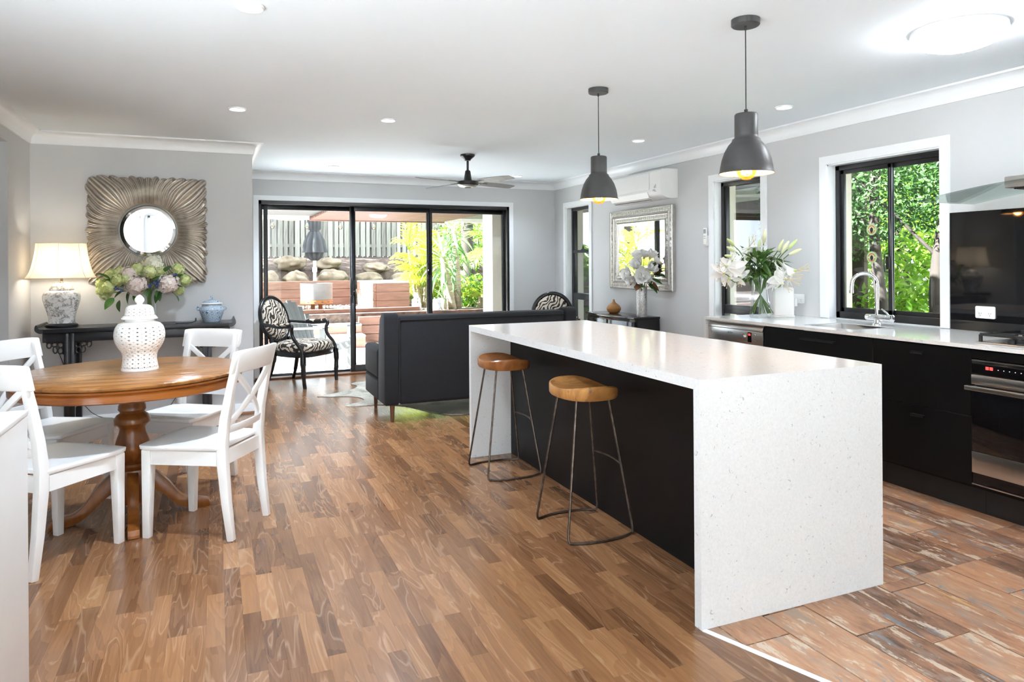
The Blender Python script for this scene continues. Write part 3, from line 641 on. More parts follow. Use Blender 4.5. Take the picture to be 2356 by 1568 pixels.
def outlet(nm, lb, x, y, z, w_=.117, h_=.073):
    t = thing(nm, lb, 'power outlet', (x, y, z)); MB().prism(rrect(w_, h_, .008), -.0, -.009, 'x').build('plate', m_whiteplastic, t, bevel=.002)
    for s in (-1, 1):
        MB().box(-.012, s*.028-.007, .016, -.009, s*.028+.007, .026).build('rocker_switch', m_whiteplastic, t, bevel=.001, seg=1)
        p = MB(); 
        for dy, dz, rot in ((-.006, -.006, .5), (.006, -.006, -.5), (0, -.019, 0)): p.box(-.0006, -.0009, -.0035, .0006, .0009, .0035, m=Matrix.Translation((-.0093, s*.028+dy, dz)) @ Matrix.Rotation(rot, 4, 'X'))
        p.build('socket_slots', m_ink, t)
    return t
outlet('power_outlet', 'double white power outlet on the black glass splashback', XRT-.013, 2.764, 1.007)
outlet('power_outlet', 'double white power outlet on the grey wall behind the charger', XRT-.001, 4.235, 1.025)

# ------------------------------------------------------------------ ceiling lights
m_disc = emit_mat('downlight_lens', (1, .98, .95), 9)
def downlight(x, y, label, e=24):
    t = thing('ceiling_downlight', label, 'downlight', (x, y, ZC-.012), 0, 'recessed ceiling downlights')
    MB().lathe([(.046, .0115), (.058, .0115), (.058, .004), (.052, .0), (.046, .004)], 32, cap=False).build('trim_ring', m_trim, t)
    MB().lathe([(.046, .0045), (.046, .007)], 24).build('lens', m_disc, t)
    l = bpy.data.lights.new('downlight_beam', 'SPOT'); l.energy = e; l.spot_size = rad(125); l.spot_blend = .9; l.shadow_soft_size = .05; l.color = (.87, 1, 1.15)
    o = bpy.data.objects.new('downlight_beam', l); COL.objects.link(o); o.parent = t; o.location = (0, 0, -.005)
DL, DR = 58, 16
downlight(.138, 3.131, 'round recessed downlight at the very top of the picture', DL); downlight(.143, 5.207, 'round recessed downlight in front of the mirror wall', DL)
downlight(1.197, 5.211, 'round recessed downlight in mid ceiling behind the sofa', DL); downlight(1.205, 7.895, 'round recessed downlight over the left part of the sliding door', DL)
downlight(3.452, 7.984, 'round recessed downlight in the far right corner beyond the fan', DR); downlight(3.457, 5.292, 'round recessed downlight between the two pendant lamps', DR)
downlight(3.671, 3.784, 'round recessed downlight above the kitchen sink window', DR)
t = thing('ceiling_oyster_light', 'large glowing white dome light on the kitchen ceiling', 'ceiling light', (3.22, 2.22, ZC))
MB().lathe([(.20, 0), (.20, -.018), (.19, -.022)], 48).build('base_ring', m_trim, t)
MB().lathe([(.188, -.018), (.18, -.045), (.15, -.07), (.10, -.087), (.05, -.094), (0.0, -.096)], 48).build('diffuser', emit_mat('oyster_glow', (.95, 1, 1.05), 17), t)
# pendants
m_shade = mat('charcoal_pendant', (.045, .045, .046), .45, var=.08, scale=20, bump=.05, bscale=300); m_shadein = mat('pendant_inner_white', (.80, .76, .70), .4)
m_amber = glass_mat('amber_glass', (1, .70, .34), .35); m_fil = emit_mat('filament', (1, .62, .25), 30)
def pendant(x, y, label):
    t = thing('pendant_lamp', label, 'pendant lamp', (x, y, 1.685), 0, 'pendant lamps over the island'); H = ZC-1.685
    MB().lathe([(0, H-.0005), (.062, H-.0005), (.062, H-.026), (.058, H-.030), (0, H-.030)], 40).build('ceiling_rose', m_shade, t)
    MB().lathe([(.005, H-.030), (.006, H-.045), (.003, H-.05)], 12).tube([(0, 0, .30), (0, 0, H-.03)], .0026, 8).build('cable', m_cord, t)
    MB().lathe([(.008, .315), (.008, .298), (.012, .294)], 16).build('cable_gland', m_cord, t)
    out = [(.006, .297), (.046, .296), (.050, .290), (.0505, .20), (.051, .188), (.060, .182), (.063, .172), (.078, .155), (.095, .125), (.107, .09), (.113, .06), (.116, .037), (.119, .032), (.1195, .028)]
    inn = [(.117, .029), (.113, .035), (.110, .06), (.104, .09), (.092, .124), (.075, .152), (.055, .172), (.046, .18), (.046, .28), (.0, .285)]
    MB().lathe(out, 56, cap=False).build('shade', m_shade, t, ang=60); MB().lathe(inn, 56, cap=False).build('shade_lining', m_shadein, t)
    bl = MB().lathe([(0, .0), (.015, .002), (.031, .012), (.041, .03), (.0435, .047), (.039, .066), (.027, .085), (.016, .10), (.014, .115)], 32).build('bulb', m_amber, t)
    f = MB()
    for k in range(8):
        q = 2*pi*k/8; f.tube([(.013*cos(q), .013*sin(q), .080), (.022*cos(q+.3), .022*sin(q+.3), .026)], .0026, 6)
    f.build('filament', m_fil, bl); MB().lathe([(.014, .115), (.014, .15), (.018, .152), (.018, .19)], 16).build('bulb_cap', m_brass, bl)
    l = bpy.data.lights.new('pendant_glow', 'POINT'); l.energy = 3.0; l.color = (1, .72, .42); l.shadow_soft_size = .03
    o = bpy.data.objects.new('pendant_glow', l); COL.objects.link(o); o.parent = t; o.location = (0, 0, .047)
pendant(2.19, 2.485, 'charcoal metal pendant lamp hanging over the near end of the island'); pendant(2.203, 3.82, 'charcoal metal pendant lamp hanging over the far end of the island')
# fan
m_fan = mat('satin_black_fan', (.014, .014, .015), .3, var=.15); m_blade = mat('grey_fan_blade', (.30, .29, .28), .4, .3)
t = thing('ceiling_fan', 'black ceiling fan with thin grey blades in front of the sliding door', 'ceiling fan', (2.313, 6.6, 2.08))
H = ZC-2.08
MB().lathe([(0, H-.001), (.072, H-.001), (.072, H-.014), (.066, H-.022), (.05, H-.035), (.032, H-.052), (.028, H-.062), (0, H-.062)], 40).build('canopy', m_fan, t)
MB().lathe([(.0115, H-.06), (.0115, .165), (.016, .162), (.016, .155)], 16).build('downrod', m_fan, t)
MB().lathe([(.02, .165), (.027, .155), (.04, .072), (.045, .06), (.095, .058), (.106, .052), (.107, .022), (.10, .016), (0, .014)], 48).build('motor_housing', m_fan, t)
MB().lathe([(.098, .016), (.08, .002), (.05, -.004), (0, -.006)], 40).build('bottom_cap', m_steel, t); MB().lathe([(.036, -.004), (.032, -.010), (0, -.012)], 32).build('hub_button', m_fan, t)
for k in range(4):
    m = Matrix.Rotation(rad(22+90*k), 4, 'Z')
    b_ = MB().ribbon([(.19, 0, .047), (.35, 0, .046), (.55, 0, .044), (.62, 0, .043)], [.10, .115, .105, .085], .004, up=(0, .22, 1))
    o = link('blade', b_.mesh('blade', m_blade), t, m); MB().box(.09, -.016, .044, .25, .016, .049).build('blade_iron', m_fan, o)
# ------------------------------------------------------------------ dining corner
def wood_mat(name, a, b, c, stretch, rough, sc=2.0, bump=.03):
    t = NT(name); n = t.noise(t.coord('Object', stretch), sc, 6, .6, .8); f = t.noise(t.coord('Object', tuple(s*5 for s in stretch)), sc, 3)
    t.set(Base_Color=t.ramp(t.math('ADD', t.math('MULTIPLY', n, .75), t.math('MULTIPLY', f, .25)), [(.3, a), (.5, b), (.7, c)]), Roughness=rough); t.bump(n, bump*4, .004); return t.m
def table_top_mat():
    t = NT('oiled_oak_top'); c = t.coord('Object', (1.6, 9, 1), rot=(0, 0, .42)); n = t.noise(c, 2.6, 5, .55, .9)
    t.set(Base_Color=t.ramp(n, [(.3, (.15, .058, .014)), (.5, (.30, .125, .033)), (.72, (.42, .20, .065))]), Roughness=.2); t.bump(n, .45, .012); return t.m
m_top = table_top_mat(); m_ped = wood_mat('honey_oak_turned', (.10, .028, .006), (.21, .066, .012), (.31, .11, .024), (6, 6, 1.4), .28); m_rim = wood_mat('honey_oak_edge', (.14, .036, .007), (.29, .088, .014), (.38, .13, .026), (1.2, 1.2, 9), .25)
dt = thing('dining_table', 'round honey-oak pedestal dining table in the corner', 'dining table', (-.412, 4.20, 0))
R = .553
MB().lathe([(0, .745), (R-.01, .745), (R-.002, .752), (R-.002, .762), (R-.012, .769), (0, .770)], 96).build('table_top', m_top, dt, ang=50)
MB().lathe([(R-.02, .744), (R-.002, .7445), (R-.004, .735), (R-.014, .730), (R-.016, .728), (R-.010, .722), (R-.012, .70), (R-.012, .692), (R-.02, .686), (R-.05, .684), (R-.05, .744)], 96).build('apron', m_rim, dt, ang=30)
ped = [(.07, .74), (.10, .735), (.10, .70), (.06, .69), (.058, .60), (.066, .585), (.068, .565), (.060, .555), (.056, .548), (.075, .535), (.087, .515), (.085, .495), (.066, .478), (.060, .465), (.064, .44), (.078, .40), (.085, .37), (.083, .345), (.068, .315), (.053, .30), (.050, .292), (.068, .284), (.073, .272), (.068, .262), (.060, .256), (.058, .25)]
MB().lathe(ped[::-1], 40).build('pedestal', m_ped, dt)
MB().box(-.062, -.062, .075, .062, .062, .252).build('base_block', m_ped, dt, bevel=.006)
fp = spl2([(.05, .245), (.11, .225), (.17, .165), (.22, .095), (.27, .058), (.32, .052), (.365, .040)], 5)+spl2([(.375, .018), (.368, .0), (.30, .0), (.24, .018), (.19, .055), (.14, .105), (.095, .135), (.05, .14)], 5)
for a in (-84, 4, 187, 95):
    o = link('foot', MB().prism(fp, -.026, .026, 'y').mesh('foot', m_ped, bevel=.006), dt, Matrix.Rotation(rad(a), 4, 'Z'))

# chairs: the front looks along +Y
def make_chair(loc, rz, label):
    t = thing('dining_chair', label, 'dining chair', loc, rz, 'white dining chairs'); m = m_whitepaint
    sp = []
    pts = [(-.192, -.185), (-.215, .12), (-.218, .205), (-.20, .225), (0, .235), (.20, .225), (.218, .205), (.215, .12), (.192, -.185)]
    mb = MB(); n = len(pts)
    def zt(x, y): return .452-.010*max(0, 1-(x/.2)**2)*max(0, 1-((y-.0)/.2)**2)
    NU, NV = 13, 13
    def wid(y): return .192+(.217-.192)*min(1, (y+.185)/.30) if y < .2 else .217-(y-.2)*.6
    def gtop(u, v): y = -.185+.415*v; x = (u*2-1)*wid(y); return (x, y+.008*(1-(u*2-1)**2)*v, zt(x, y))
    def gbot(u, v): x, y, z = gtop(u, v); return (x*.985, y*.985, .428)
    k0 = NU*NV; vs = [gtop(i/(NU-1), j/(NV-1)) for i in range(NU) for j in range(NV)]+[gbot(i/(NU-1), j/(NV-1)) for i in range(NU) for j in range(NV)]
    fs = []
    for i in range(NU-1):
        for j in range(NV-1): q = (i*NV+j, (i+1)*NV+j, (i+1)*NV+j+1, i*NV+j+1); fs += [q, tuple(x+k0 for x in q[::-1])]
    bd = [i*NV for i in range(NU)]+[(NU-1)*NV+j for j in range(1, NV)]+[i*NV+NV-1 for i in range(NU-2, -1, -1)]+[j for j in range(NV-2, 0, -1)]
    for i in range(len(bd)): a, b = bd[i], bd[(i+1) % len(bd)]; fs.append((a, a+k0, b+k0, b))
    MB().add(vs, fs).build('seat', m, t, bevel=.007, seg=3)
    for s in (-1, 1):
        MB().bar((s*.182, .188, .4275), (s*.186, .194, 0), .048, .048, up=(0, 1, 0), w1=.032, h1=.034).build('leg', m, t, bevel=.003)
        MB().ribbon([(s*.172, -.236, 0), (s*.172, -.212, .18), (s*.172, -.196, .36), (s*.172, -.193, .46), (s*.170, -.206, .58), (s*.168, -.238, .74), (s*.166, -.272, .885)], [.030, .034, .036, .036, .035, .033, .030], [.032, .040, .048, .048, .042, .036, .030], up=(0, -1, .0)).build('leg', m, t, bevel=.003)
        MB().bar((s*.180, -.17, .392), (s*.190, .17, .392), .018, .068).build('side_rail', m, t)
    MB().bar((-.16, .197, .392), (.16, .197, .392), .018, .068).build('front_rail', m, t); MB().bar((-.155, -.196, .392), (.155, -.196, .392), .018, .068).build('back_rail', m, t)
    def curved(z0, z1, y0, y1, hw, th, bow, over):
        mb = MB(); N = 14; vs = []; fs = []
        for i in range(N):
            u = i/(N-1)*2-1; x = u*hw; yb = bow*(1-u*u)
            for (z, yy) in ((z0, y0), (z1, y1)):
                zz = z+(.0 if z == z0 else -over*abs(u)**8)
                vs += [(x, yy-yb-th/2, zz), (x, yy-yb+th/2, zz)]
        for i in range(N-1):
            a, b = i*4, i*4+4
            fs += [(a, a+1, b+1, b), (a+2, b+2, b+3, a+3), (a, b, b+2, a+2), (a+1, a+3, b+3, b+1)]
        fs += [(0, 2, 3, 1), (N*4-4, N*4-3, N*4-1, N*4-2)]
        return mb.add(vs, fs)
    curved(.800, .912, -.250, -.276, .203, .020, .028, .006).build('top_rail', m, t, bevel=.006, seg=2)
    curved(.508, .545, -.200, -.207, .165, .016, .022, 0).build('lower_rail', m, t, bevel=.003)
    for s in (-1, 1):
        N = 9; p = [(s*(.155-.31*i/(N-1)), -.203-.052*(i/(N-1))-.021*(1-(1-2*i/(N-1))**2)+.004*s, .545+.258*i/(N-1)) for i in range(N)]
        MB().ribbon(p, .030, .014, up=(0, -1, .1)).build('cross_brace', m, t, bevel=.002)
    return t
def rz_of(dx, dy): return atan2(dy, dx)-pi/2
ch = make_chair((-.052, 3.895, 0), rz_of(-.86, .52), 'white cross-back chair standing nearest the open floor, right front of the table')
copy_tree(ch, (-.70, 3.785, 0), rz_of(.63, .775), 'white cross-back chair at the lower left, partly behind the pale cabinet')
copy_tree(ch, (-.175, 4.655, 0), rz_of(-.57, -.82), 'white cross-back chair tucked behind the table, below the blue jar')
copy_tree(ch, (-.83, 4.52, 0), rz_of(.80, -.50), 'white cross-back chair at the left edge behind the table, below the table lamp')
# pale cabinet in the left foreground
t = thing('sideboard_cabinet', 'pale grey-white cabinet end at the lower left corner', 'cabinet', (-.76, 1.6, 0))
MB().box(-1.0, .9, .03, -.53, 2.43, .885).build('body', m_whitepaint, t, bevel=.002, world=True); MB().box(-1.02, .88, .886, -.509, 2.449, .90).build('top_board', m_whitepaint, t, bevel=.002, world=True); MB().box(-.529, .9, 0, -.511, 2.445, .885).build('side_panel', m_whitepaint, t, bevel=.001, world=True); MB().box(-.98, .92, .0, -.531, 2.40, .0295).build('plinth', m_whitepaint, t, world=True)

# pierced ginger jar
m_porc = mat('white_glazed_ceramic', (.80, .79, .77), .12, var=.02)
def pierced(prof, nc, rows, big, small, m, par, nm, th=.004):
    # rows: list of z bands carrying holes; staggered crosses
    P = spl2(prof, 8)
    def rad_at(z):
        for (r0, z0), (r1, z1) in zip(P, P[1:]):
            if min(z0, z1)-1e-9 <= z <= max(z0, z1)+1e-9 and abs(z1-z0) > 1e-9: return r0+(r1-r0)*(z-z0)/(z1-z0)
        return P[-1][0]
    zmin, zmax = P[0][1], P[-1][1]; N = nc*2; zs = rows
    vs = []; fs = []
    def pt(k, z): th_ = 2*pi*k/N; r = rad_at(z); return (r*cos(th_), r*sin(th_), z)
    for i in range(len(zs)-1):
        for k in range(N):
            z0, z1 = zs[i], zs[i+1]; o = len(vs); hole = big if k % 2 == 0 and i % 2 == 0 else small if k % 2 and i % 2 else 0
            A, B, C, D = pt(k, z0), pt(k+1, z0), pt(k+1, z1), pt(k, z1)
            if not hole: vs += [A, B, C, D]; fs.append((o, o+1, o+2, o+3)); continue
            zm, hk, hz = (z0+z1)/2, hole*.5, (z1-z0)*min(.94, hole*1.3)*.5; q = .38
            ring = [pt(k+.5+hk, zm), pt(k+.5+hk*q, zm+hz*q), pt(k+.5, zm+hz), pt(k+.5-hk*q, zm+hz*q), pt(k+.5-hk, zm), pt(k+.5-hk*q, zm-hz*q), pt(k+.5, zm-hz), pt(k+.5+hk*q, zm-hz*q)]
            vs += [A, B, C, D]+ring; r0 = o+4
            fs += [(o+1, o+2, r0+1, r0), (o+2, r0+2, r0+1), (o+2, o+3, r0+3, r0+2), (o+3, r0+4, r0+3), (o+3, o, r0+5, r0+4), (o, r0+6, r0+5), (o, o+1, r0+7, r0+6), (o+1, r0, r0+7)]
    ob = MB().add(vs, fs).build(nm, m, par, ang=50)
    md = ob.modifiers.new('wall', 'SOLIDIFY'); md.thickness = th; md.offset = -1; return ob
jar = thing('ginger_jar', 'white pierced ceramic ginger jar with lid on the dining table', 'jar', (-.375, 4.20, .7705))
prof = [(.0895, 0), (.089, .012), (.085, .035), (.0815, .065), (.088, .095), (.103, .118), (.117, .15), (.1225, .18), (.120, .208), (.112, .23), (.098, .245), (.078, .253), (.070, .257)]
bd = pierced(prof, 19, [.014+.2275*i/22 for i in range(23)], .70, .30, m_porc, jar, 'body')
MB().lathe([(.084, 0), (.0905, 0), (.0905, .006), (.0893, .0135), (.0855, .0137), (.084, .006)], 64).build('foot_ring', m_porc, jar); MB().lathe([(0, .003), (.084, .003), (.084, .006), (0, .006)], 48).build('base', m_porc, jar)
MB().lathe([(.104, .2405), (.098, .2455), (.078, .253), (.070, .257), (.070, .266), (.066, .266), (.066, .2555), (.075, .249), (.095, .241)], 64, cap=False).build('neck', m_porc, jar)
ld = pierced([(.074, .285), (.0715, .295), (.069, .31), (.066, .325), (.060, .333)], 16, [.286, .2935, .3015, .3095, .3175, .3245, .331], .62, .34, m_porc, jar, 'lid')
MB().lathe([(.070, .2665), (.087, .268), (.0875, .272), (.082, .278), (.0755, .286), (.0735, .286), (.072, .277)], 64, cap=False).build('lid_rim', m_porc, ld)
MB().lathe([(.061, .3315), (.054, .3385), (.042, .3425), (.02, .344), (.014, .346), (.0145, .350), (.021, .357), (.024, .366), (.022, .377), (.013, .389), (.004, .3955), (0, .396)], 48).build('finial', m_porc, ld)

# ------------------------------------------------------------------ console table against the wall
m_lacq = mat('black_lacquered_wood', (.018, .019, .022), .3, var=.35, scale=6, bump=.06, bscale=40)
co = thing('console_table', 'long black carved altar-style console table against the grey wall', 'console table', (-.555, 6.47, 0))
cx0, cx1, cy0, cy1, zt = -1.265, .150, 6.285, 6.655, .842
MB().box(cx0+.05, cy0, zt-.034, cx1-.05, cy1, zt).build('top_board', m_lacq, co, bevel=.006, world=True)
for s, xe in ((-1, cx0), (1, cx1)):
    q = spl2([(0, -.034), (.025, -.032), (.05, -.012), (.052, .016), (.044, .032), (.036, .024), (.03, .008), (.018, .0), (-.004, 0)], 4)
    MB().prism([(xe-s*.052+s*a*1.0, zt+b) for a, b in q], cy0-.003, cy1, 'y').build('everted_end', m_lacq, co, world=True)
MB().box(cx0+.045, cy0+.02, zt-.105, cx1-.045, cy0+.042, zt-.035).box(cx0+.045, cy1-.045, zt-.105, cx1-.045, cy1-.022, zt-.035).build('apron', m_lacq, co, bevel=.004, world=True)
for s, xx in ((-1, -1.045), (1, -.072)):
    for yy in (cy0+.035, cy1-.035):
        l = MB(); 
        for k in (-1, 1): l.box(xx+k*.019-.017, yy-.019, 0, xx+k*.019+.017, yy+.019, zt-.036)
        l.box(xx-.03, yy-.014, 0, xx+.03, yy+.014, zt-.036).build('leg', m_lacq, co, bevel=.006, world=True)
        if yy < 6.5:
            for d in (-1, 1):
                f = MB(); u = xx+d*.037; y = yy
                def ringp(cx_, cz_, rx, rz, n=16): return [(u+d*(cx_+rx*cos(2*pi*i/n)), y, zt-.105+cz_+rz*sin(2*pi*i/n)) for i in range(n)]
                for (a, b, c, d2) in ((.022, -.022, .020, .020), (.060, -.018, .017, .016), (.096, -.022, .015, .021), (.022, -.066, .017, .024), (.056, -.058, .014, .026), (.040, -.04, .008, .012)): f.tube(ringp(a, b, c, d2), .0058, 6, closed=True)
                f.tube([(u, y, zt-.107), (u+d*.115, y, zt-.107)], .007, 6).tube([(u+d*.004, y, zt-.11), (u+d*.004, y, zt-.20)], .006, 6)
                f.build('fret_bracket', m_lacq, co, world=True)
for yy in (-1.045, -.072): MB().bar((yy, cy0+.05, .22), (yy, cy1-.05, .22), .04, .03).build('stretcher', m_lacq, co, bevel=.003, world=True)
# table lamp
def porcelain(name, base, ink, sc, swirl):
    t = NT(name); c = t.coord('Object')
    if swirl:
        v = t.node('ShaderNodeTexVoronoi', i={'Scale': sc, 'Randomness': .25}); t.lk(c, v.inputs['Vector'])
        d = v.outputs['Distance']; n = t.noise(c, 40, 2)
        wv = t.math('SINE', t.math('MULTIPLY', t.math('ADD', d, t.math('MULTIPLY', n, .16)), 46.0)); f = t.ramp(wv, [(.30, (0, 0, 0)), (.50, (1, 1, 1))])
    else:
        n = t.noise(c, sc, 4, .6, 1.5); n2 = t.noise(t.coord('Object', off=(4, 4, 4)), sc*2.2, 5, .65, 2.5)
        f = t.math('MULTIPLY', t.ramp(n, [(.47, (0, 0, 0)), (.50, (1, 1, 1))]), t.ramp(n2, [(.40, (0, 0, 0)), (.55, (.85, .85, .85))]))
        ln = t.math('ABSOLUTE', t.math('SUBTRACT', t.noise(t.coord('Object', off=(1, 8, 3)), sc*.9, 3, .5, 1.2), .5)); f = t.math('MAXIMUM', f, t.ramp(ln, [(0, (.7, .7, .7)), (.012, (0, 0, 0))]))
    t.set(Base_Color=t.mix(f, base, ink), Roughness=.12); return t.m
m_pgrey = porcelain('grey_floral_porcelain', (.74, .735, .72), (.20, .205, .21), 15, False); m_pblue = porcelain('blue_scroll_porcelain', (.55, .64, .70), (.03, .10, .21), 26, True)
lm = thing('table_lamp', 'lit table lamp with grey floral porcelain base and cream shade on the console', 'table lamp', (-1.115, 6.445, zt+.0005))
MB().lathe([(.106, 0), (.109, .004), (.109, .022), (.102, .027), (.098, .030), (0, .030)], 48, sy=.85).build('plinth', m_lacq, lm)
MB().lathe([(.085, .031), (.089, .033), (.087, .045), (.088, .07), (.099, .12), (.116, .175), (.127, .22), (.128, .245), (.120, .268), (.104, .282), (.092, .288), (.084, .2885)], 56, sy=.85, se=2.8).build('body', m_pgrey, lm)
MB().lathe([(.080, .2890), (.084, .296), (.080, .305), (.074, .316), (.058, .336), (.03, .346), (.0, .347)], 48, sy=.85, se=2.8).build('jar_lid', m_pgrey, lm)
MB().lathe([(.012, .346), (.014, .352), (.009, .358), (.009, .43)], 16).build('stem', m_brass, lm)
def shade_mat():
    t = NT('cream_linen_shade'); n = t.noise(t.coord('Object', (1, 1, 1)), 160, 2); t.set(Base_Color=t.ramp(n, [(.3, (.80, .74, .64)), (.7, (.86, .80, .70))]), Roughness=.9)
    tl = t.node('ShaderNodeBsdfTranslucent', i={0: (.90, .80, .64, 1)}); mx = t.node('ShaderNodeMixShader', i={0: .45}); t.lk(t.p.outputs[0], mx.inputs[1]); t.lk(tl.outputs[0], mx.inputs[2]); t.lk(mx.outputs[0], t.out.inputs[0]); return t.m
m_lshade = shade_mat()
sp_ = spl2([(.233, .385), (.226, .390), (.205, .43), (.187, .49), (.174, .56), (.166, .62), (.164, .655)], 4)
sh = MB().lathe(sp_, 72, sy=.72, se=4.6, cap=False).build('shade', m_lshade, lm, ang=60)
for rz_, r_, z_ in ((0, .2335, .385), (0, .1645, .655)):
    pp = [(r_*cos(a)*q, r_*.72*sin(a)*q, z_) for a in [2*pi*i/72 for i in range(72)] for q in [(abs(cos(a))**4.6+abs(sin(a))**4.6)**(-1/4.6)]]; MB().tube(pp, .0025, 6, closed=True).build('trim_binding', m_lshade, sh)
for a in (0, 48, 90, 132, 180, 228, 270, 312):
    a = rad(a); q = (abs(cos(a))**4.6+abs(sin(a))**4.6)**(-1/4.6); MB().tube([(r*cos(a)*q*1.004, r*.72*sin(a)*q*1.004, z) for r, z in sp_], .0016, 5).build('seam', m_lshade, sh)
MB().ball((0, 0, .47), (.03, .03, .04), 16, 10).build('bulb', emit_mat('warm_bulb', (1, .83, .6), 4), lm)
l = bpy.data.lights.new('lamp_glow', 'POINT'); l.energy = 3.2; l.color = (1, .90, .76); l.shadow_soft_size = .045
o = bpy.data.objects.new('lamp_glow', l); COL.objects.link(o); o.parent = lm; o.location = (0, 0, .47)
tag(MB().tube(spline([(-1.236, 6.49, zt+.004), (-1.238, 6.53, zt+.012), (-1.23, 6.60, zt+.004), (-1.22, 6.664, zt-.01), (-1.15, 6.662, zt-.3), (-.95, 6.655, .12), (-.62, 6.62, .03), (-.45, 6.60, .012)], 6), .0028, 6).build('lamp_cord', m_cord), 'thin black lamp cord trailing down behind the left console leg', 'cord')
tag(MB().tube(spline([(-.18, 6.43, zt+.004), (-.155, 6.47, zt+.013), (-.165, 6.56, zt+.010), (-.16, 6.663, zt+.0), (-.15, 6.662, .55), (-.20, 6.655, .33), (-.33, 6.64, .18), (-.42, 6.62, .03)], 6), .0028, 6).build('charger_cord', m_cord), 'thin black charging cord hanging below the right end of the console', 'cord')
tag(MB().prism(rrect(.13, .066, .012, cx=-.245, cy=6.42), zt+.0005, zt+.009).build('mobile_phone', mat('black_phone_glass', (.01, .01, .012), .08), bevel=.002), 'flat black phone lying on the console beside the blue jar', 'phone')
# blue and white jar
bj = thing('porcelain_jar', 'small blue and white lidded porcelain jar on the console', 'jar', (-.035, 6.49, zt+.0005))
MB().lathe([(.060, 0), (.068, .0), (.070, .005), (.078, .03), (.092, .07), (.100, .098), (.099, .108), (.088, .122), (.078, .13), (.077, .145), (.073, .147), (.07, .145)], 56).build('body', m_pblue, bj)
lo = MB().lathe([(.079, .147), (.086, .150), (.087, .156), (.080, .160), (.062, .174), (.036, .183), (.016, .187), (0, .188)], 48).build('lid', m_pblue, bj); MB().lathe([(.079, .1475), (.0875, .150), (.0885, .155), (.082, .160)], 48, cap=False).build('lid_rim', m_porc, lo)
MB().box(-.010, -.010, .187, .010, .010, .212).box(-.013, -.013, .205, .013, .013, .215).build('knob', m_pblue, lo, bevel=.003)
for s in (-1, 1): MB().tube([(s*.094, 0, .122), (s*.110, 0, .124), (s*.116, 0, .112), (s*.110, 0, .098), (s*.096, 0, .098)], .006, 8).build('ear_handle', m_pblue, bj)
# ------------------------------------------------------------------ flowers helpers
def leaf_mesh(name, m, L, Wd, bend=.3, fold=.15, n=7, tip=1.0):
    vs = []; fs = []
    for i in range(n+1):
        t = i/n; w = Wd*.5*(sin(pi*min(1, t**.8*1.0))**.9) if i not in (0, n) else Wd*.03; a = bend*t
        x = L*(sin(a)/max(bend, 1e-4) if bend else t); z = -L*((1-cos(a))/max(bend, 1e-4) if bend else 0)
        vs += [(x, -w, z+fold*w), (x, 0, z), (x, w, z+fold*w)]
    for i in range(n): a = i*3; fs += [(a, a+3, a+4, a+1), (a+1, a+4, a+5, a+2)]
    return MB().add(vs, fs).mesh(name, m, ang=80)
def aim(p, d, roll=0, s=1):
    d = Vector(d).normalized(); a, b = ortho(d); R_ = Matrix((d, -a, b)).transposed().to_4x4()
    return Matrix.Translation(p) @ R_ @ Matrix.Rotation(roll, 4, 'X') @ Matrix.Diagonal((s, s, s, 1))
rf = random.Random(11)
def sph(rr=rf):
    z = rr.uniform(-1, 1); t = rr.uniform(0, 2*pi); q = sqrt(1-z*z); return Vector((q*cos(t), q*sin(t), z))
def head_mesh(name, m, r, pet, n, seed):        # ball of four-petalled florets
    rr = random.Random(seed); mb = MB(); mb.ball((0, 0, 0), r*.78, 10, 7)
    for k in range(n):
        z = 1-2*(k+.5)/n; t = k*2.39996; q = sqrt(max(0, 1-z*z)); d = Vector((q*cos(t), q*sin(t), z)); M_ = aim(d*r*rr.uniform(.80, 1.10), (d+Vector((rr.uniform(-.3, .3), rr.uniform(-.3, .3), rr.uniform(-.3, .3)))), rr.uniform(0, 6), 1)
        for j in range(4):
            a = j*pi/2; u, v = Vector((0, cos(a), sin(a))), Vector((0, -sin(a), cos(a)))
            P = [Vector((0, 0, 0)), u*pet*.55+v*pet*.42+Vector((pet*.16, 0, 0)), u*pet+Vector((pet*.05, 0, 0)), u*pet*.55-v*pet*.42+Vector((pet*.16, 0, 0))]
            mb.add(P, [(0, 1, 2, 3)], M_)
    return mb.mesh(name, m, ang=30)
m_hg = leaf_mat('lime_hydrangea', (.56, .66, .22), (.84, .87, .52), .25, .6); m_hp = leaf_mat('blush_hydrangea', (.84, .70, .66), (.92, .86, .79), .25, .6); m_hw = leaf_mat('ivory_hydrangea', (.80, .78, .62), (.88, .87, .76), .25, .6)
m_fl = leaf_mat('dark_green_leaf', (.025, .085, .018), (.075, .20, .035), .2, .4); m_st = mat('green_stem', (.09, .17, .035), .5); m_bl = mat('blue_berry', (.05, .09, .28), .4)
bq = thing('hydrangea_bouquet', 'glass vase of lime, white and blush hydrangeas on the console', 'flower arrangement', (-.50, 6.44, .843))
MB().lathe([(.045, 0), (.050, .002), (.052, .02), (.055, .26), (.058, .30)], 40, cap=False).lathe([(0, .004), (.05, .004), (.05, .012), (0, .012)], 32).build('glass_vase', m_clear, bq)
heads = []
G_ = [((-.282, .040, .404), 0.045), ((-.215, -.010, .425), 0.04), ((-.222, -.060, .367), 0.045), ((-.343, .015, .329), 0.042), ((-.283, -.035, .308), 0.048), ((-.320, .040, .251), 0.045), ((-.088, -.010, .448), 0.05), ((.007, -.060, .430), 0.05), ((.075, .015, .436), 0.05), ((.213, -.035, .446), 0.045), ((.262, .040, .354), 0.042), ((.221, -.010, .269), 0.036), ((-.164, -.060, .376), 0.04), ((-.350, .015, .280), 0.036)]
hm = [head_mesh('flower_head', m_hg, .045, .0125, 90, s) for s in (1, 2)]
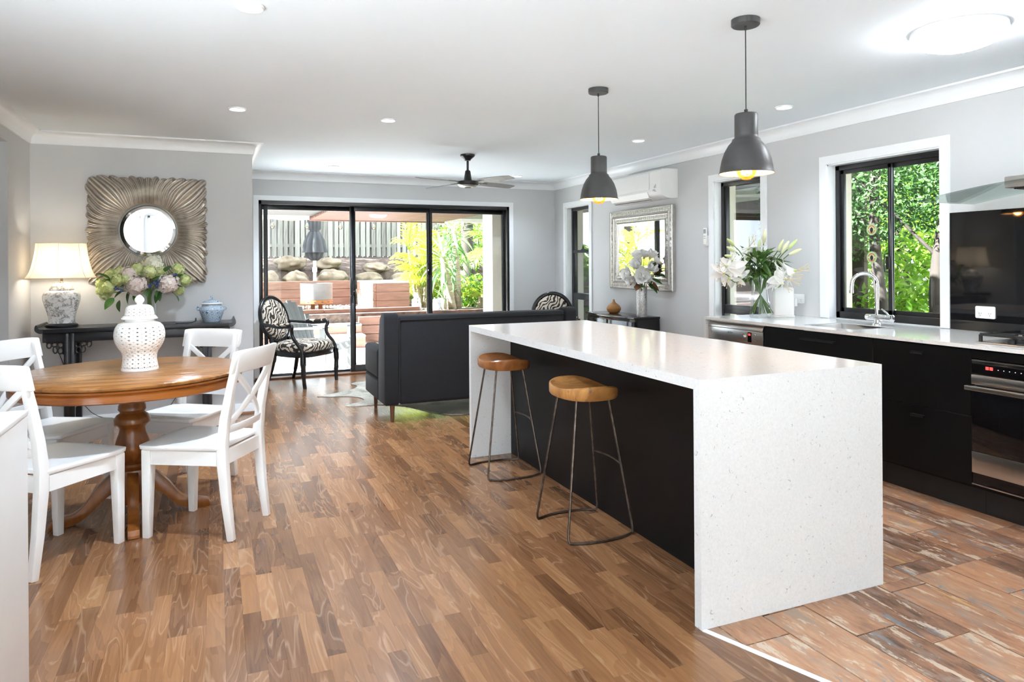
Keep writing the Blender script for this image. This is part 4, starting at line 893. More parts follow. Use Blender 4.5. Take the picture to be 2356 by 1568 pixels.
for k, (p, r) in enumerate(G_):
    p = Vector(p); heads.append(p); link('flower_head', hm[k % 2], bq, Matrix.Translation(p) @ Matrix.Rotation(k, 4, 'Z') @ Matrix.Diagonal((r/.042, r/.042, r/.042, 1)), label='lime green hydrangea head')
hp = head_mesh('flower_head', m_hp, .075, .019, 110, 5)
for k, (p, r) in enumerate([((-.150, -.040, .411), 0.058), ((-.092, -.040, .326), 0.084), ((.142, -.040, .329), 0.078)]):
    p = Vector(p); heads.append(p); link('flower_head', hp, bq, Matrix.Translation(p) @ Matrix.Rotation(k*2, 4, 'X') @ Matrix.Diagonal((r/.075,)*3+(1,)), label='blush pink hydrangea head')
p = Vector((.021, .010, .487)); heads.append(p); link('flower_head', head_mesh('flower_head', m_hw, .085, .019, 120, 9), bq, Matrix.Translation(p), label='ivory white hydrangea head')
for p in heads: MB().tube(spline([(rf.uniform(-.02, .02), rf.uniform(-.02, .02), .03), (p.x*.08, p.y*.15, .27), (p.x*.5, p.y*.5, .30+(p.z-.30)*.55), tuple(p)], 4), .0032, 6).build('stem', m_st, bq)
lm_ = leaf_mesh('leaf', m_fl, .11, .062, .7)
for (p, dx, dz) in (((-.137, -.030, .277), -0.3, -0.6), ((-.183, -.030, .278), -0.7, -0.3), ((-.253, -.030, .221), -0.5, -0.5), ((-.214, -.030, .202), -0.2, -0.8), ((-.121, -.030, .235), 0.4, -0.5), ((.020, -.030, .373), 0.7, 0.1), ((.068, -.030, .337), 0.8, -0.3), ((.051, -.030, .273), 0.3, -0.6), ((.005, -.030, .391), -0.3, 0.4), ((.180, -.030, .371), 0.6, 0.5), ((.163, -.030, .257), 0.7, -0.4), ((.116, -.030, .425), 0.3, 0.7), ((-.027, -.030, .303), 0.1, -0.7), ((-.228, -.030, .342), -0.4, 0.3), ((.196, -.030, .299), 0.5, 0.2), ((-.043, -.030, .374), -0.6, 0.3), ((.090, -.030, .272), -0.5, -0.6), ((-.271, -.030, .360), -0.5, 0.6)):
    link('leaf', lm_, bq, aim(Vector(p), (dx, rf.uniform(-.6, -.1), dz), rf.uniform(-.6, .6), rf.uniform(.75, 1.15)))
for c in ((-.230, -.070, .301), (-.206, -.070, .280), (.039, -.070, .345), (.061, -.070, .320), (.074, -.070, .355), (.189, -.070, .400), (.010, -.070, .311)):
    b_ = MB(); c = Vector(c)
    for k in range(7): b_.ball(c+sph()*.014, .0065, 8, 6)
    b_.build('berry_cluster', m_bl, bq)

# ------------------------------------------------------------------ sunburst mirror
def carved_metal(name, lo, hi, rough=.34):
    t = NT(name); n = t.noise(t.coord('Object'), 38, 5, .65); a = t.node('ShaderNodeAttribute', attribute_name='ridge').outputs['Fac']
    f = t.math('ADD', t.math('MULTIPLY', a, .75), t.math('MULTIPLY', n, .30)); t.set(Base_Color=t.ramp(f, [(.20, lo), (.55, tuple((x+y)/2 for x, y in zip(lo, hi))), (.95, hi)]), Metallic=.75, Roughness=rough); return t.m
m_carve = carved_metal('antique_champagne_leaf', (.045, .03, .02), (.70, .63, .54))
mr = thing('carved_wall_mirror', 'round mirror in a square carved antique-silver leaf frame on the wall', 'mirror', (-.525, YD-.002, 1.162))
cz = 1.615-1.162; NU, NV = 900, 22; vs = []; fs = []; ridge = []
NL = 48
for i in range(NU):
    th = 2*pi*i/NU
    for j in range(NV):
        v = j/(NV-1)
        # leaves sweep out from the four mid-sides towards the corners
        q = th+.30*sin(4*th)*v*(1-v)*1.6
        c_, s_ = abs(cos(th)), abs(sin(th)); e = 14; sq = .438/((c_**e+s_**e)**(1/e))
        k = q*NL/(2*pi)+.5; ph = abs((k % 1)-.5)*2; big = .030*sqrt(max(0, 1-ph**2.0))-.012; corner = max(0, sin(2*th)**2)**6
        R1 = sq*(1+.02*corner)+big*(1+.45*sin(k//1*2.4)); r = .222+(R1-.222)*v
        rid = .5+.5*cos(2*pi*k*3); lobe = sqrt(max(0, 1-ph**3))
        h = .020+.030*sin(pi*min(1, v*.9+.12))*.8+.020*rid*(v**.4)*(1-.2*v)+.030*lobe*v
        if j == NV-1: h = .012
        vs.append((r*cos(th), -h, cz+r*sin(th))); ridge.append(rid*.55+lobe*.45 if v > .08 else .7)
for i in range(NU):
    a = (i+1) % NU
    for j in range(NV-1): fs.append((i*NV+j, i*NV+j+1, a*NV+j+1, a*NV+j))
k0 = len(vs)
for i in range(NU): x, y, z = vs[i*NV+NV-1]; vs.append((x, 0, z))
for i in range(NU): x, y, z = vs[i*NV]; vs.append((x, 0, z))
for i in range(NU): a = (i+1) % NU; fs += [(i*NV+NV-1, k0+i, k0+a, a*NV+NV-1), (i*NV, a*NV, k0+NU+a, k0+NU+i), (k0+i, k0+NU+i, k0+NU+a, k0+a)]
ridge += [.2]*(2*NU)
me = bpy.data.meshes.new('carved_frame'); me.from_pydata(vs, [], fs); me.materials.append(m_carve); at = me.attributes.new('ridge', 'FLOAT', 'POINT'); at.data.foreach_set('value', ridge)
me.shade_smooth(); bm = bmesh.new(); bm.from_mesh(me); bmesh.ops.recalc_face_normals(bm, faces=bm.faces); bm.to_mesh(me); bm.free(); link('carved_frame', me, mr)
ry = Matrix.Translation((0, 0, cz)) @ Matrix.Rotation(pi/2, 4, 'X')
MB().lathe([(.212, .0), (.228, .0), (.230, .022), (.226, .030), (.219, .032), (.212, .026)], 80, m=ry, cap=False).build('inner_rim', mat('dull_silver_rim', (.40, .43, .42), .35, .6), mr)
MB().lathe([(.2118, .004), (.2118, .016), (.185, .0205), (0, .0205), (0, .004)], 80, m=ry, cap=False).build('mirror_glass', m_mirror, mr, ang=3)
# ------------------------------------------------------------------ sofa
m_sofa = mat('charcoal_wool', (.006, .0065, .009), .92, var=.25, scale=90, bump=.12, bscale=500, Sheen_Weight=.08); m_sleg = mat('walnut_leg', (.16, .075, .04), .4, var=.25, stretch=(8, 8, 1))
sf = thing('sofa', 'charcoal fabric sofa seen from behind with slim wooden legs', 'sofa', (2.17, 6.15, 0))
def pad(mb, x0, y0, z0, x1, y1, z1): return mb.box(x0, y0, z0, x1, y1, z1)
MB().box(1.275, 6.002, .145, 3.07, 6.56, .33).build('base', m_sofa, sf, bevel=.02, seg=3, world=True)
MB().box(1.40, 5.742, .146, 2.945, 5.93, .888).build('back', m_sofa, sf, bevel=.028, seg=4, world=True)
for a, b in ((1.275, 1.398), (2.947, 3.07)): MB().prism([(5.736, .146), (5.736, .885), (5.76, .912), (5.86, .912), (5.93, .86), (5.985, .66), (6.0, .331), (6.0, .146)], a, b, 'x').build('wing', m_sofa, sf, bevel=.022, seg=3, world=True)
for a, b in ((1.27, 1.385), (2.96, 3.075)): MB().box(a, 6.001, .331, b, 6.56, .595).build('arm', m_sofa, sf, bevel=.035, seg=4, world=True)
for a, b in ((1.388, 2.168), (2.172, 2.957)): MB().box(a, 6.005, .332, b, 6.555, .47).build('seat_cushion', m_sofa, sf, bevel=.04, seg=4, world=True)
MB().tube([(1.402, 5.7395, .17), (1.402, 5.7395, .853), (2.943, 5.7395, .853), (2.943, 5.7395, .17)], .004, 6).build('piping', m_sofa, sf, world=True)
for x in (1.352, 2.995):
    for y in (5.80, 6.46): MB().lathe([(.013, 0), (.014, .002), (.022, .146), (0, .146)], 20, (x, y, 0)).build('leg', m_sleg, sf, world=True)
cu = MB(); N = 12
def cush(u, v):
    x, y = u*2-1, v*2-1; e = (1-abs(x)**3.5)*(1-abs(y)**3.5); return (x*.2*(1-.06*(1-abs(y))), y*.2*(1-.06*(1-abs(x))), .055*max(0, e)**.5)
cu.grid(cush, N, N); cu.grid(lambda u, v: tuple(Vector(cush(1-u, v))*Vector((1, 1, -1)) if 0 else (cush(u, v)[0], cush(u, v)[1], -cush(u, v)[2])), N, N)
o = cu.build('throw_cushion', mat('black_velvet', (.012, .012, .013), .9)); o.matrix_world = Matrix.Translation((1.575, 6.20, .665)) @ Matrix.Rotation(rad(-16), 4, 'X') @ Matrix.Rotation(rad(8), 4, 'Y') @ Matrix.Rotation(pi/2, 4, 'X'); tag(o, 'black cushion leaning on the sofa, its corner showing past the back', 'cushion')

# ------------------------------------------------------------------ zebra armchairs (front looks along +Y)
def zebra_mat(name, rot, off):
    t = NT(name); c = t.coord('Object', (1, 1, 1), off, rot); w_ = t.node('ShaderNodeTexWave', wave_type='BANDS', bands_direction='DIAGONAL', i={'Scale': 8.5, 'Distortion': 11.0, 'Detail': 2.0, 'Detail Scale': 1.1, 'Detail Roughness': .5}); t.lk(c, w_.inputs['Vector'])
    n = t.noise(t.coord('Object'), 300, 2); f = t.ramp(w_.outputs['Fac'], [(.46, (0, 0, 0)), (.52, (1, 1, 1))])
    t.set(Base_Color=t.mix(f, (.028, .018, .014), (.64, .56, .46)), Roughness=.8); t.bump(n, .08, .002); return t.m
m_z1 = zebra_mat('zebra_velvet_back', (.3, .0, .9), (0, 0, 0)); m_z2 = zebra_mat('zebra_velvet_seat', (0, 0, .5), (2, 1, 0)); m_ebony = mat('ebonised_wood', (.010, .010, .011), .22, var=.2)
def make_arm(loc, rz, label):
    t = thing('armchair', label, 'armchair', loc, rz, 'zebra print armchairs')
    # seat
    def outl(k, n=44):
        a = 2*pi*k/n; x, y = cos(a), sin(a); e = 3.0; q = (abs(x)**e+abs(y)**e)**(-1/e); y2 = y*q; return (x*q*(.285+.045*y2), y2*.265)
    n = 44; mb = MB(); rings = [[(x*1.0, y*1.0, .385) for x, y in map(outl, range(n))], [(x*1.01, y*1.01, .41) for x, y in map(outl, range(n))], [(x, y, .44) for x, y in map(outl, range(n))], [(x*.93, y*.93, .463) for x, y in map(outl, range(n))], [(x*.7, y*.7, .482) for x, y in map(outl, range(n))], [(x*.35, y*.35, .492) for x, y in map(outl, range(n))], [(0, 0, .495)]*n]
    mb.add([p for r in rings for p in r], [(i*n+k, i*n+(k+1) % n, i*n+n+(k+1) % n, i*n+n+k) for i in range(len(rings)-1) for k in range(n)]).build('seat', m_z2, t, ang=60)
    rl = MB(); sec = [(1.0, .384), (1.035, .378), (1.04, .335), (1.01, .322), (.93, .322), (.93, .384)]
    rl.add([(x*s, y*s, z) for s, z in sec for x, y in map(outl, range(n))], [(i*n+k, i*n+(k+1) % n, ((i+1) % 6)*n+(k+1) % n, ((i+1) % 6)*n+k) for i in range(6) for k in range(n)]).build('seat_rail', m_ebony, t)
    tilt = Matrix.Translation((0, -.315, .455)) @ Matrix.Rotation(rad(15), 4, 'X')
    ov = [(.232*cos(2*pi*k/48), 0, .255+.255*sin(2*pi*k/48)) for k in range(48)]
    MB().tube([tilt @ Vector(p) for p in ov], .026, 10, closed=True, flat=.8).build('back_frame', m_ebony, t)
    for s, nm in ((1, 'back_pad'), (-1, 'rear_pad')):
        b_ = MB(); m2 = 40; rr = [(1, 0), (.96, .018), (.8, .032), (.5, .042), (.2, .046), (0, .047)]
        b_.add([tilt @ Vector((.212*r*cos(2*pi*k/m2), s*(h+.002), .255+.236*r*sin(2*pi*k/m2))) for r, h in rr for k in range(m2)], [(i*m2+k, i*m2+(k+1) % m2, i*m2+m2+(k+1) % m2, i*m2+m2+k) for i in range(5) for k in range(m2)]).build(nm, m_z1, t, ang=70)
    for s in (-1, 1):
        MB().ribbon(spline([(s*.17, -.235, .35), (s*.165, -.275, .42), (s*.15, -.318, .49)], 5), .038, .034, up=(1, 0, 0)).build('back_post', m_ebony, t, bevel=.004)
        MB().tube(spline([(s*.305, .215, .36), (s*.312, .222, .25), (s*.305, .222, .13), (s*.298, .228, .03), (s*.298, .236, 0)], 5), [.032]*6+[.026]*5+[.020]*10, 10).build('leg', m_ebony, t)
        MB().tube(spline([(s*.205, -.225, .36), (s*.21, -.24, .24), (s*.225, -.275, .10), (s*.24, -.315, 0)], 5), [.030]*5+[.024]*5+[.019]*6, 10).build('leg', m_ebony, t)
        ap = spline([(s*.232, -.365, .665), (s*.275, -.22, .655), (s*.315, -.08, .645), (s*.330, .03, .655), (s*.332, .085, .665), (s*.330, .095, .640), (s*.318, .085, .60), (s*.310, .10, .53), (s*.312, .16, .46), (s*.308, .205, .40), (s*.305, .215, .34)], 5)
        MB().tube(ap, [.018]*15+[.021]*12+[.020]*100, 10).build('arm', m_ebony, t)
        MB().tube(spline([(s*.288, -.17, .677), (s*.318, -.08, .670), (s*.333, .02, .677), (s*.336, .075, .687)], 6), [.010]+[.024]*17+[.014], 10, flat=.75).build('arm_pad', m_z2, t)
    return t
az = make_arm((.892, 8.12, 0), rz_of(.742, -.67), 'ebonised armchair in zebra print by the left end of the sliding door')
copy_tree(az, (3.56, 7.32, 0), rz_of(-.50, -.866), 'ebonised armchair in zebra print, its rounded back showing over the sofa')
# cowhide rug
def hide_mat():
    t = NT('cowhide'); n = t.noise(t.coord('Object'), 2.4, 5, .6, 1.0); f = t.noise(t.coord('Object'), 60, 4, .7)
    c = t.ramp(t.math('ADD', t.math('MULTIPLY', n, .7), t.math('MULTIPLY', f, .3)), [(.36, (.10, .085, .07)), (.46, (.36, .33, .28)), (.56, (.56, .53, .46))]); t.set(Base_Color=c, Roughness=.85); t.bump(f, .4, .004); return t.m
hp_ = spl2([(.92, 7.22), (1.08, 7.29), (1.22, 7.40), (1.34, 7.50), (1.40, 7.66), (1.36, 7.80), (1.45, 7.90), (1.62, 7.84), (1.85, 7.72), (2.2, 7.75), (2.55, 7.80), (2.80, 7.95), (2.98, 7.85), (2.92, 7.60), (2.95, 7.30), (3.10, 6.95), (2.98, 6.72), (2.72, 6.70), (2.50, 6.62), (2.30, 6.10), (2.10, 5.86), (1.90, 5.84), (1.75, 6.05), (1.62, 6.36), (1.45, 6.52), (1.30, 6.56), (1.13, 6.58), (1.12, 6.66), (1.26, 6.74), (1.32, 6.86), (1.28, 7.02), (1.16, 7.10), (1.02, 7.15)], 4)
o = MB().prism(hp_, .0005, .006).build('cowhide_rug', hide_mat(), ang=20); tag(o, 'pale grey cowhide rug lying on the floor beyond the sofa', 'rug')
# ------------------------------------------------------------------ side wall: cabinet, mirror, air conditioner
m_gloss = mat('black_gloss_lacquer', (.010, .010, .011), .07, var=.15)
cb2 = thing('black_sideboard', 'glossy black lacquer sideboard under the silver mirror', 'sideboard', (4.08, 6.62, 0))
y0, y1, zt2 = 6.105, 7.13, .757
def bow(off, n=17): return [(3.955-off-.035*(1-((i/(n-1))*2-1)**2), y0+.02+(y1-y0-.04)*i/(n-1)) for i in range(n)]
tp_ = bow(.03); MB().prism([(XRT-.02, y0-.015), (3.93, y0-.015)]+tp_+[(3.93, y1+.015), (XRT-.02, y1+.015)], zt2-.022, zt2).build('top', m_gloss, cb2, bevel=.005, world=True)
bd_ = bow(0); MB().prism([(XRT-.02, y0), (3.96, y0)]+bd_+[(3.96, y1), (XRT-.02, y1)], .10, zt2-.023).build('body', m_gloss, cb2, world=True)
for a, b in ((0, 8), (8, 16)):
    seg = [bow(.018)[i] for i in range(a, b+1)]; bk = [bow(.001)[i] for i in range(a, b+1)][::-1]; seg[0] = (seg[0][0], seg[0][1]+.006); seg[-1] = (seg[-1][0], seg[-1][1]-.006); bk[0] = (bk[0][0], seg[-1][1]); bk[-1] = (bk[-1][0], seg[0][1])
    d_ = MB().prism(seg+bk, .13, zt2-.05).build('door', m_gloss, cb2, bevel=.002, world=True); yk = seg[-2][1] if a == 0 else seg[1][1]
    MB().lathe([(.005, 0), (.005, .012), (.011, .018), (.011, .024), (0, .028)], 14, m=Matrix.Translation((min(p[0] for p in seg)-.001, yk, .45)) @ Matrix.Rotation(-pi/2, 4, 'Y')).build('knob', m_chrome, d_, world=True)
for x in (3.975, 4.205):
    for y in (y0+.025, y1-.025): MB().bar((x, y, .10), (x, y, 0), .045, .045, up=(0, 1, 0), w1=.03, h1=.03).build('leg', m_gloss, cb2, world=True)
df = thing('wood_diffuser', 'round bamboo-brown teardrop aroma diffuser on the black sideboard', 'diffuser', (4.09, 6.78, zt2+.0005)); m_bam = wood_mat('bamboo_brown', (.30, .12, .03), (.42, .19, .055), (.50, .25, .08), (3, 3, 12), .35)
MB().lathe([(.035, 0), (.05, .0), (.066, .012), (.079, .036), (.081, .048)], 48, cap=False).lathe([(0, .002), (.05, .002)], 32).build('base', m_bam, df)
MB().lathe([(.081, .0495), (.078, .062), (.066, .082), (.045, .100), (.025, .113), (.014, .127), (.0105, .142), (.009, .152), (.005, .152), (.005, .13)], 48).build('cover', m_bam, df)
def hammered():
    t = NT('hammered_silver'); v = t.node('ShaderNodeTexVoronoi', i={'Scale': 130.0}); t.lk(t.coord('Object'), v.inputs['Vector']); t.set(Base_Color=t.ramp(v.outputs['Distance'], [(.1, (.82, .81, .80)), (.7, (.45, .44, .43))]), Metallic=.8, Roughness=.28); t.bump(v.outputs['Distance'], .8, .004); return t.m
vz = thing('magnolia_vase', 'hammered silver cylinder vase of white magnolias on the black sideboard', 'flower arrangement', (4.055, 6.165, zt2+.0005))
MB().lathe([(0, 0), (.053, 0), (.055, .003), (.055, .302), (.053, .305), (.049, .303), (.049, .01), (0, .01)], 56).build('vase', hammered(), vz)
m_pet = leaf_mat('white_petal', (.87, .865, .84), (.93, .925, .905), .25, .5); m_mleaf = leaf_mat('magnolia_leaf', (.02, .06, .018), (.05, .12, .03), .08, .3); m_mbrown = leaf_mat('magnolia_leaf_underside', (.12, .05, .02), (.22, .10, .045), .1, .6); m_core = mat('blossom_core', (.45, .36, .10), .6)
def petal_mesh(name, m, L, Wd, cup, curl, n=8):
    vs = []; fs = []
    for i in range(n+1):
        t = i/n; a = curl*t; x = L*sin(a)/curl if curl else L*t; z = L*(1-cos(a))/curl if curl else 0
        w = Wd*.5*(sin(pi*(t*.86+.10))**.8)
        for k in (-1, -.5, 0, .5, 1): vs.append((x, w*k, z+cup*w*k*k))
    for i in range(n):
        for k in range(4): a = i*5+k; fs.append((a, a+5, a+6, a+1))
    return MB().add(vs, fs).mesh(name, m, ang=80)
pm_ = petal_mesh('petal', m_pet, .085, .065, .5, .7); pm2 = petal_mesh('petal', m_pet, .06, .055, .7, 1.1)
def bloom(par, p, d, s, n=8, inner=True):
    c = link('blossom', MB().ball((0, 0, 0), (.012, .012, .016), 10, 8).mesh('blossom', m_core), par, aim(p, d, 0, s) @ Matrix.Rotation(pi/2, 4, 'Y'))
    for k in range(n):
        el = rf.uniform(.25, .75); m_ = Matrix.Rotation(2*pi*k/n+rf.uniform(-.2, .2), 4, 'Z') @ Matrix.Rotation(-el, 4, 'Y'); link('petal', pm_, c, m_)
    if inner:
        for k in range(5): m_ = Matrix.Rotation(2*pi*k/5+.4, 4, 'Z') @ Matrix.Rotation(-rf.uniform(.9, 1.2), 4, 'Y'); link('petal', pm2, c, m_)
    return c
for (p, s, dx, dy, dz) in (((.005, -.006, .410), 1.60, -0.6, -0.8, 0.1), ((-.029, .038, .523), 1.34, -0.5, -0.6, 0.5), ((-.017, .023, .599), 1.22, -0.4, -0.3, 0.9), ((.017, -.022, .612), 1.15, 0, -0.4, 0.9), ((.056, -.074, .607), 1.22, 0.2, -0.4, 0.8), ((.050, -.066, .505), 1.28, -0.1, -0.9, 0.3), ((-.078, .104, .433), 1.22, -0.9, -0.2, 0.2), ((.033, -.043, .397), 1.02, 0.3, -0.8, -0.1), ((-.052, .070, .374), 1.15, -0.8, -0.6, -0.1), ((.081, -.107, .558), 1.09, 0.5, -0.5, 0.6)):
    p = Vector(p); bloom(vz, p, (dx, dy, dz), s); MB().tube(spline([(0, 0, .2), (p.x*.3, p.y*.3, .3), tuple(p-Vector((dx, dy, dz)).normalized()*.01)], 4), .003, 6).build('stem', m_st, vz)
lf1, lf2 = leaf_mesh('leaf', m_mleaf, .13, .05, .3), leaf_mesh('leaf', m_mbrown, .13, .05, .3)
for k, (p, dx, dz) in enumerate((((.066, -.088, .478), 0.3, 1), ((.089, -.118, .487), 0.9, 0.2), ((.077, -.103, .442), 0.9, -0.1), ((.066, -.088, .397), 0.8, -0.4), ((.052, -.069, .375), 0.6, -0.7), ((.038, -.051, .397), 0.2, -0.9), ((.072, -.096, .424), 0.7, 0.5), ((-.018, .024, .338), -0.8, -0.3), ((-.061, .081, .351), -0.9, -0.1), ((.010, -.013, .330), 0.1, -1), ((.080, -.107, .522), 0.8, 0.4), ((.057, -.077, .353), 0.4, -0.8), ((-.038, .051, .360), -0.6, -0.6), ((.024, -.032, .361), 0.5, -0.3), ((-.004, .005, .352), -0.3, -0.5), ((.061, -.081, .451), 0.9, 0.0), ((.044, -.058, .344), 0.7, -0.5))):
    link('leaf', lf2 if k in (4, 6, 7, 8, 10) else lf1, vz, aim(Vector(p), (dx*.8, -.45-abs(dx)*.3, dz), rf.uniform(-.8, .8), rf.uniform(.85, 1.2)))
# silver mirror
m_silver = carved_metal('antique_silver', (.16, .14, .12), (.80, .78, .74), .3)
sm = thing('silver_wall_mirror', 'rectangular mirror with an ornate silver frame above the black sideboard', 'mirror', (XRT-.002, 6.455, 1.026))
def frame_strip(par, nm, y0, y1, z0, z1, prof, m):
    # prof: (inset, depth) swept round a rectangle with mitres
    c = [(y0, z0), (y1, z0), (y1, z1), (y0, z1)]; sg = [(1, 1), (-1, 1), (-1, -1), (1, -1)]; vs = []; fs = []; k = len(prof)
    for (y, z), (a, b) in zip(c, sg): vs += [(XRT-.002-dp, y+a*i_, z+b*i_) for i_, dp in prof]
    for i in range(4):
        for j in range(k): fs.append((i*k+j, i*k+(j+1) % k, ((i+1) % 4)*k+(j+1) % k, ((i+1) % 4)*k+j))
    o = MB().add(vs, fs).build(nm, m, par, world=True); at = o.data.attributes.new('ridge', 'FLOAT', 'POINT'); at.data.foreach_set('value', [.6]*len(o.data.vertices)); return o
frame_strip(sm, 'outer_frame', 5.85, 7.06, 1.026, 1.90, [(0, 0), (0, .035), (.006, .042), (.012, .038), (.016, .026), (.06, .030), (.064, .040), (.072, .044), (.08, .038), (.084, .024), (.09, .02), (.128, .020), (.13, .030), (.138, .032), (.146, .022), (.146, 0)], m_silver)
MB().box(XRT-.016, 5.99, 1.168, XRT-.012, 6.92, 1.760).build('mirror_glass', m_mirror, sm, world=True)
def scrolls(inset, n_y, n_z, r, dep):
    mb = MB(); out = []
    for (a, b) in (((5.85+inset, 1.026+inset), (7.06-inset, 1.026+inset)), ((7.06-inset, 1.026+inset), (7.06-inset, 1.90-inset)), ((7.06-inset, 1.90-inset), (5.85+inset, 1.90-inset)), ((5.85+inset, 1.90-inset), (5.85+inset, 1.026+inset))):
        L = hypot(b[0]-a[0], b[1]-a[1]); n = int(L/(r*2.5)); ty, tz = (b[0]-a[0])/L, (b[1]-a[1])/L
        for k in range(n):
            u = (k+.5)/n*L; cy_, cz_ = a[0]+ty*u, a[1]+tz*u; s = 1 if k % 2 else -1
            pts = [(XRT-dep, cy_+(ty*cos(q)-tz*sin(q)*s)*r*(1-.5*q/(2.6*pi)), cz_+(tz*cos(q)+ty*sin(q)*s)*r*(1-.5*q/(2.6*pi))) for q in [i*2.2*pi/9 for i in range(10)]]
            mb.tube(pts, r*.26, 5)
            mb.ball((XRT-dep-.001, cy_, cz_), (r*.3, r*.36, r*.36), 6, 4)
    o = mb.build('scroll_relief', m_silver, sm, world=True, kind='stuff'); at = o.data.attributes.new('ridge', 'FLOAT', 'POINT'); at.data.foreach_set('value', [.9]*len(o.data.vertices))
scrolls(.038, 0, 0, .018, .030); scrolls(.108, 0, 0, .015, .024)
# air conditioner
ac = thing('air_conditioner', 'white split-system air conditioner mounted high on the side wall', 'air conditioner', (4.15, 6.28, 1.955))
pr = spl2([(0, .006), (-.06, .0), (-.13, .006), (-.185, .03), (-.208, .075)], 4)+[(-.212, .15)]+spl2([(-.210, .24), (-.205, .275), (-.19, .29)], 3)+[(-.12, .296), (0, .296)]
MB().prism([(XRT-.001+a, 1.955+b) for a, b in pr], 5.80, 6.77, 'y').build('body', m_whiteplastic, ac, bevel=.004, world=True)
MB().prism([(XRT-.214+a, z) for a, z in ((0, 2.05), (-.006, 2.052), (-.007, 2.10), (-.006, 2.215), (0, 2.228), (.004, 2.14))], 5.985, 6.765, 'y').build('front_panel', m_whiteplastic, ac, bevel=.003, world=True)
MB().prism([(XRT-.135, 1.958), (XRT-.19, 1.976), (XRT-.214, 2.03), (XRT-.218, 2.03), (XRT-.198, 1.972), (XRT-.138, 1.950)], 6.02, 6.74, 'y').build('air_flap', m_whiteplastic, ac, world=True)
MB().bar((XRT-.16, 6.03, 1.9555), (XRT-.16, 6.73, 1.9555), .012, .004).build('outlet_slot', m_ink, ac, world=True)
m_grey = mat('grey_print', (.42, .42, .43), .5)
MB().box(XRT-.2135, 5.87, 2.025, XRT-.212, 5.905, 2.03).box(XRT-.2135, 5.89, 2.033, XRT-.212, 5.93, 2.048).build('status_label', m_grey, ac, world=True)
for k in range(3): MB().box(XRT-.2135, 5.875+k*.014, 2.06, XRT-.212, 5.883+k*.014, 2.10-.01*k).build('status_icon', m_grey, ac, world=True)
rm = thing('remote_control', 'white air-conditioner remote in a wall holder beside the narrow window', 'remote control', (XRT-.001, 5.345, 1.47))
MB().box(-.022, -.028, 0, 0, .028, .095).build('wall_holder', m_whiteplastic, rm, bevel=.004); hs = MB().box(-.038, -.023, .012, -.0225, .023, .168).build('handset', m_whiteplastic, rm, bevel=.006, seg=3)
MB().box(-.0390, -.016, .115, -.0378, .016, .155).build('lcd_screen', mat('grey_lcd', (.16, .18, .17), .2), hs, bevel=.0005, seg=1)
for r_ in range(3):
    for c_ in range(2): MB().box(-.0395, -.014+c_*.017, .045+r_*.02, -.0378, -.003+c_*.017, .056+r_*.02).build('button', m_grey if r_ else m_whiteplastic, hs, bevel=.001, seg=1)

# ------------------------------------------------------------------ lilies, modem and charger on the counter
LV = Vector((3.845, 4.22, .8905)); ly = thing('lily_vase', 'glass vase of white lilies and green buds on the end of the countertop', 'flower arrangement', LV)
MB().lathe([(.0, .002), (.076, .002), (.080, .008), (.079, .03), (.071, .12), (.063, .20), (.060, .262), (.062, .285)], 56, cap=False).build('glass_vase', m_clear, ly)
m_lpet = leaf_mat('lily_petal', (.84, .83, .80), (.90, .89, .87), .3, .5); m_bud = leaf_mat('lily_bud', (.42, .55, .14), (.80, .74, .56), .2, .5); m_lleaf = leaf_mat('lily_leaf', (.045, .11, .025), (.13, .24, .055), .25, .4); m_anth = mat('lily_stamen', (.55, .45, .25), .6)
lp = petal_mesh('petal', m_lpet, .125, .050, .35, 1.1, 9); lp2 = petal_mesh('petal', m_lpet, .12, .038, .3, 1.5, 9)
def lily(p, d, s):
    c = link('lily_flower', MB().lathe([(.004, -.02), (.009, 0), (.006, .01), (0, .014)], 10).mesh('lily_flower', m_bud), ly, aim(p, d, rf.uniform(0, 6), s) @ Matrix.Rotation(pi/2, 4, 'Y'))
    for k in range(6): link('petal', lp if k % 2 == 0 else lp2, c, Matrix.Rotation(2*pi*k/6+rf.uniform(-.15, .15), 4, 'Z') @ Matrix.Rotation(-rf.uniform(.75, 1.0), 4, 'Y') @ Matrix.Rotation(pi, 4, 'X') if 0 else Matrix.Rotation(2*pi*k/6+rf.uniform(-.15, .15), 4, 'Z') @ Matrix.Rotation(-rf.uniform(1.0, 1.25), 4, 'Y') @ Matrix.Scale(-1, 4, (0, 0, 1)))
    sm_ = MB()
    for k in range(5): a = 2*pi*k/5; sm_.tube([(0, 0, .01), (.012*cos(a), .012*sin(a), .05), (.022*cos(a), .022*sin(a), .075)], .0012, 5).ball((.023*cos(a), .023*sin(a), .077), (.003, .003, .006), 6, 4)
    o = sm_.build('stamen', m_anth, c)
    return c
def stem_to(p): MB().tube(spline([(-p.x*.35+rf.uniform(-.01, .01), -p.y*.35, .03), (p.x*.05, p.y*.05, .20), (p.x*.30, p.y*.3, .33), (p.x*.75, p.y*.75, p.z*.9), tuple(p)], 5), .0038, 7).build('stem', m_st, ly)
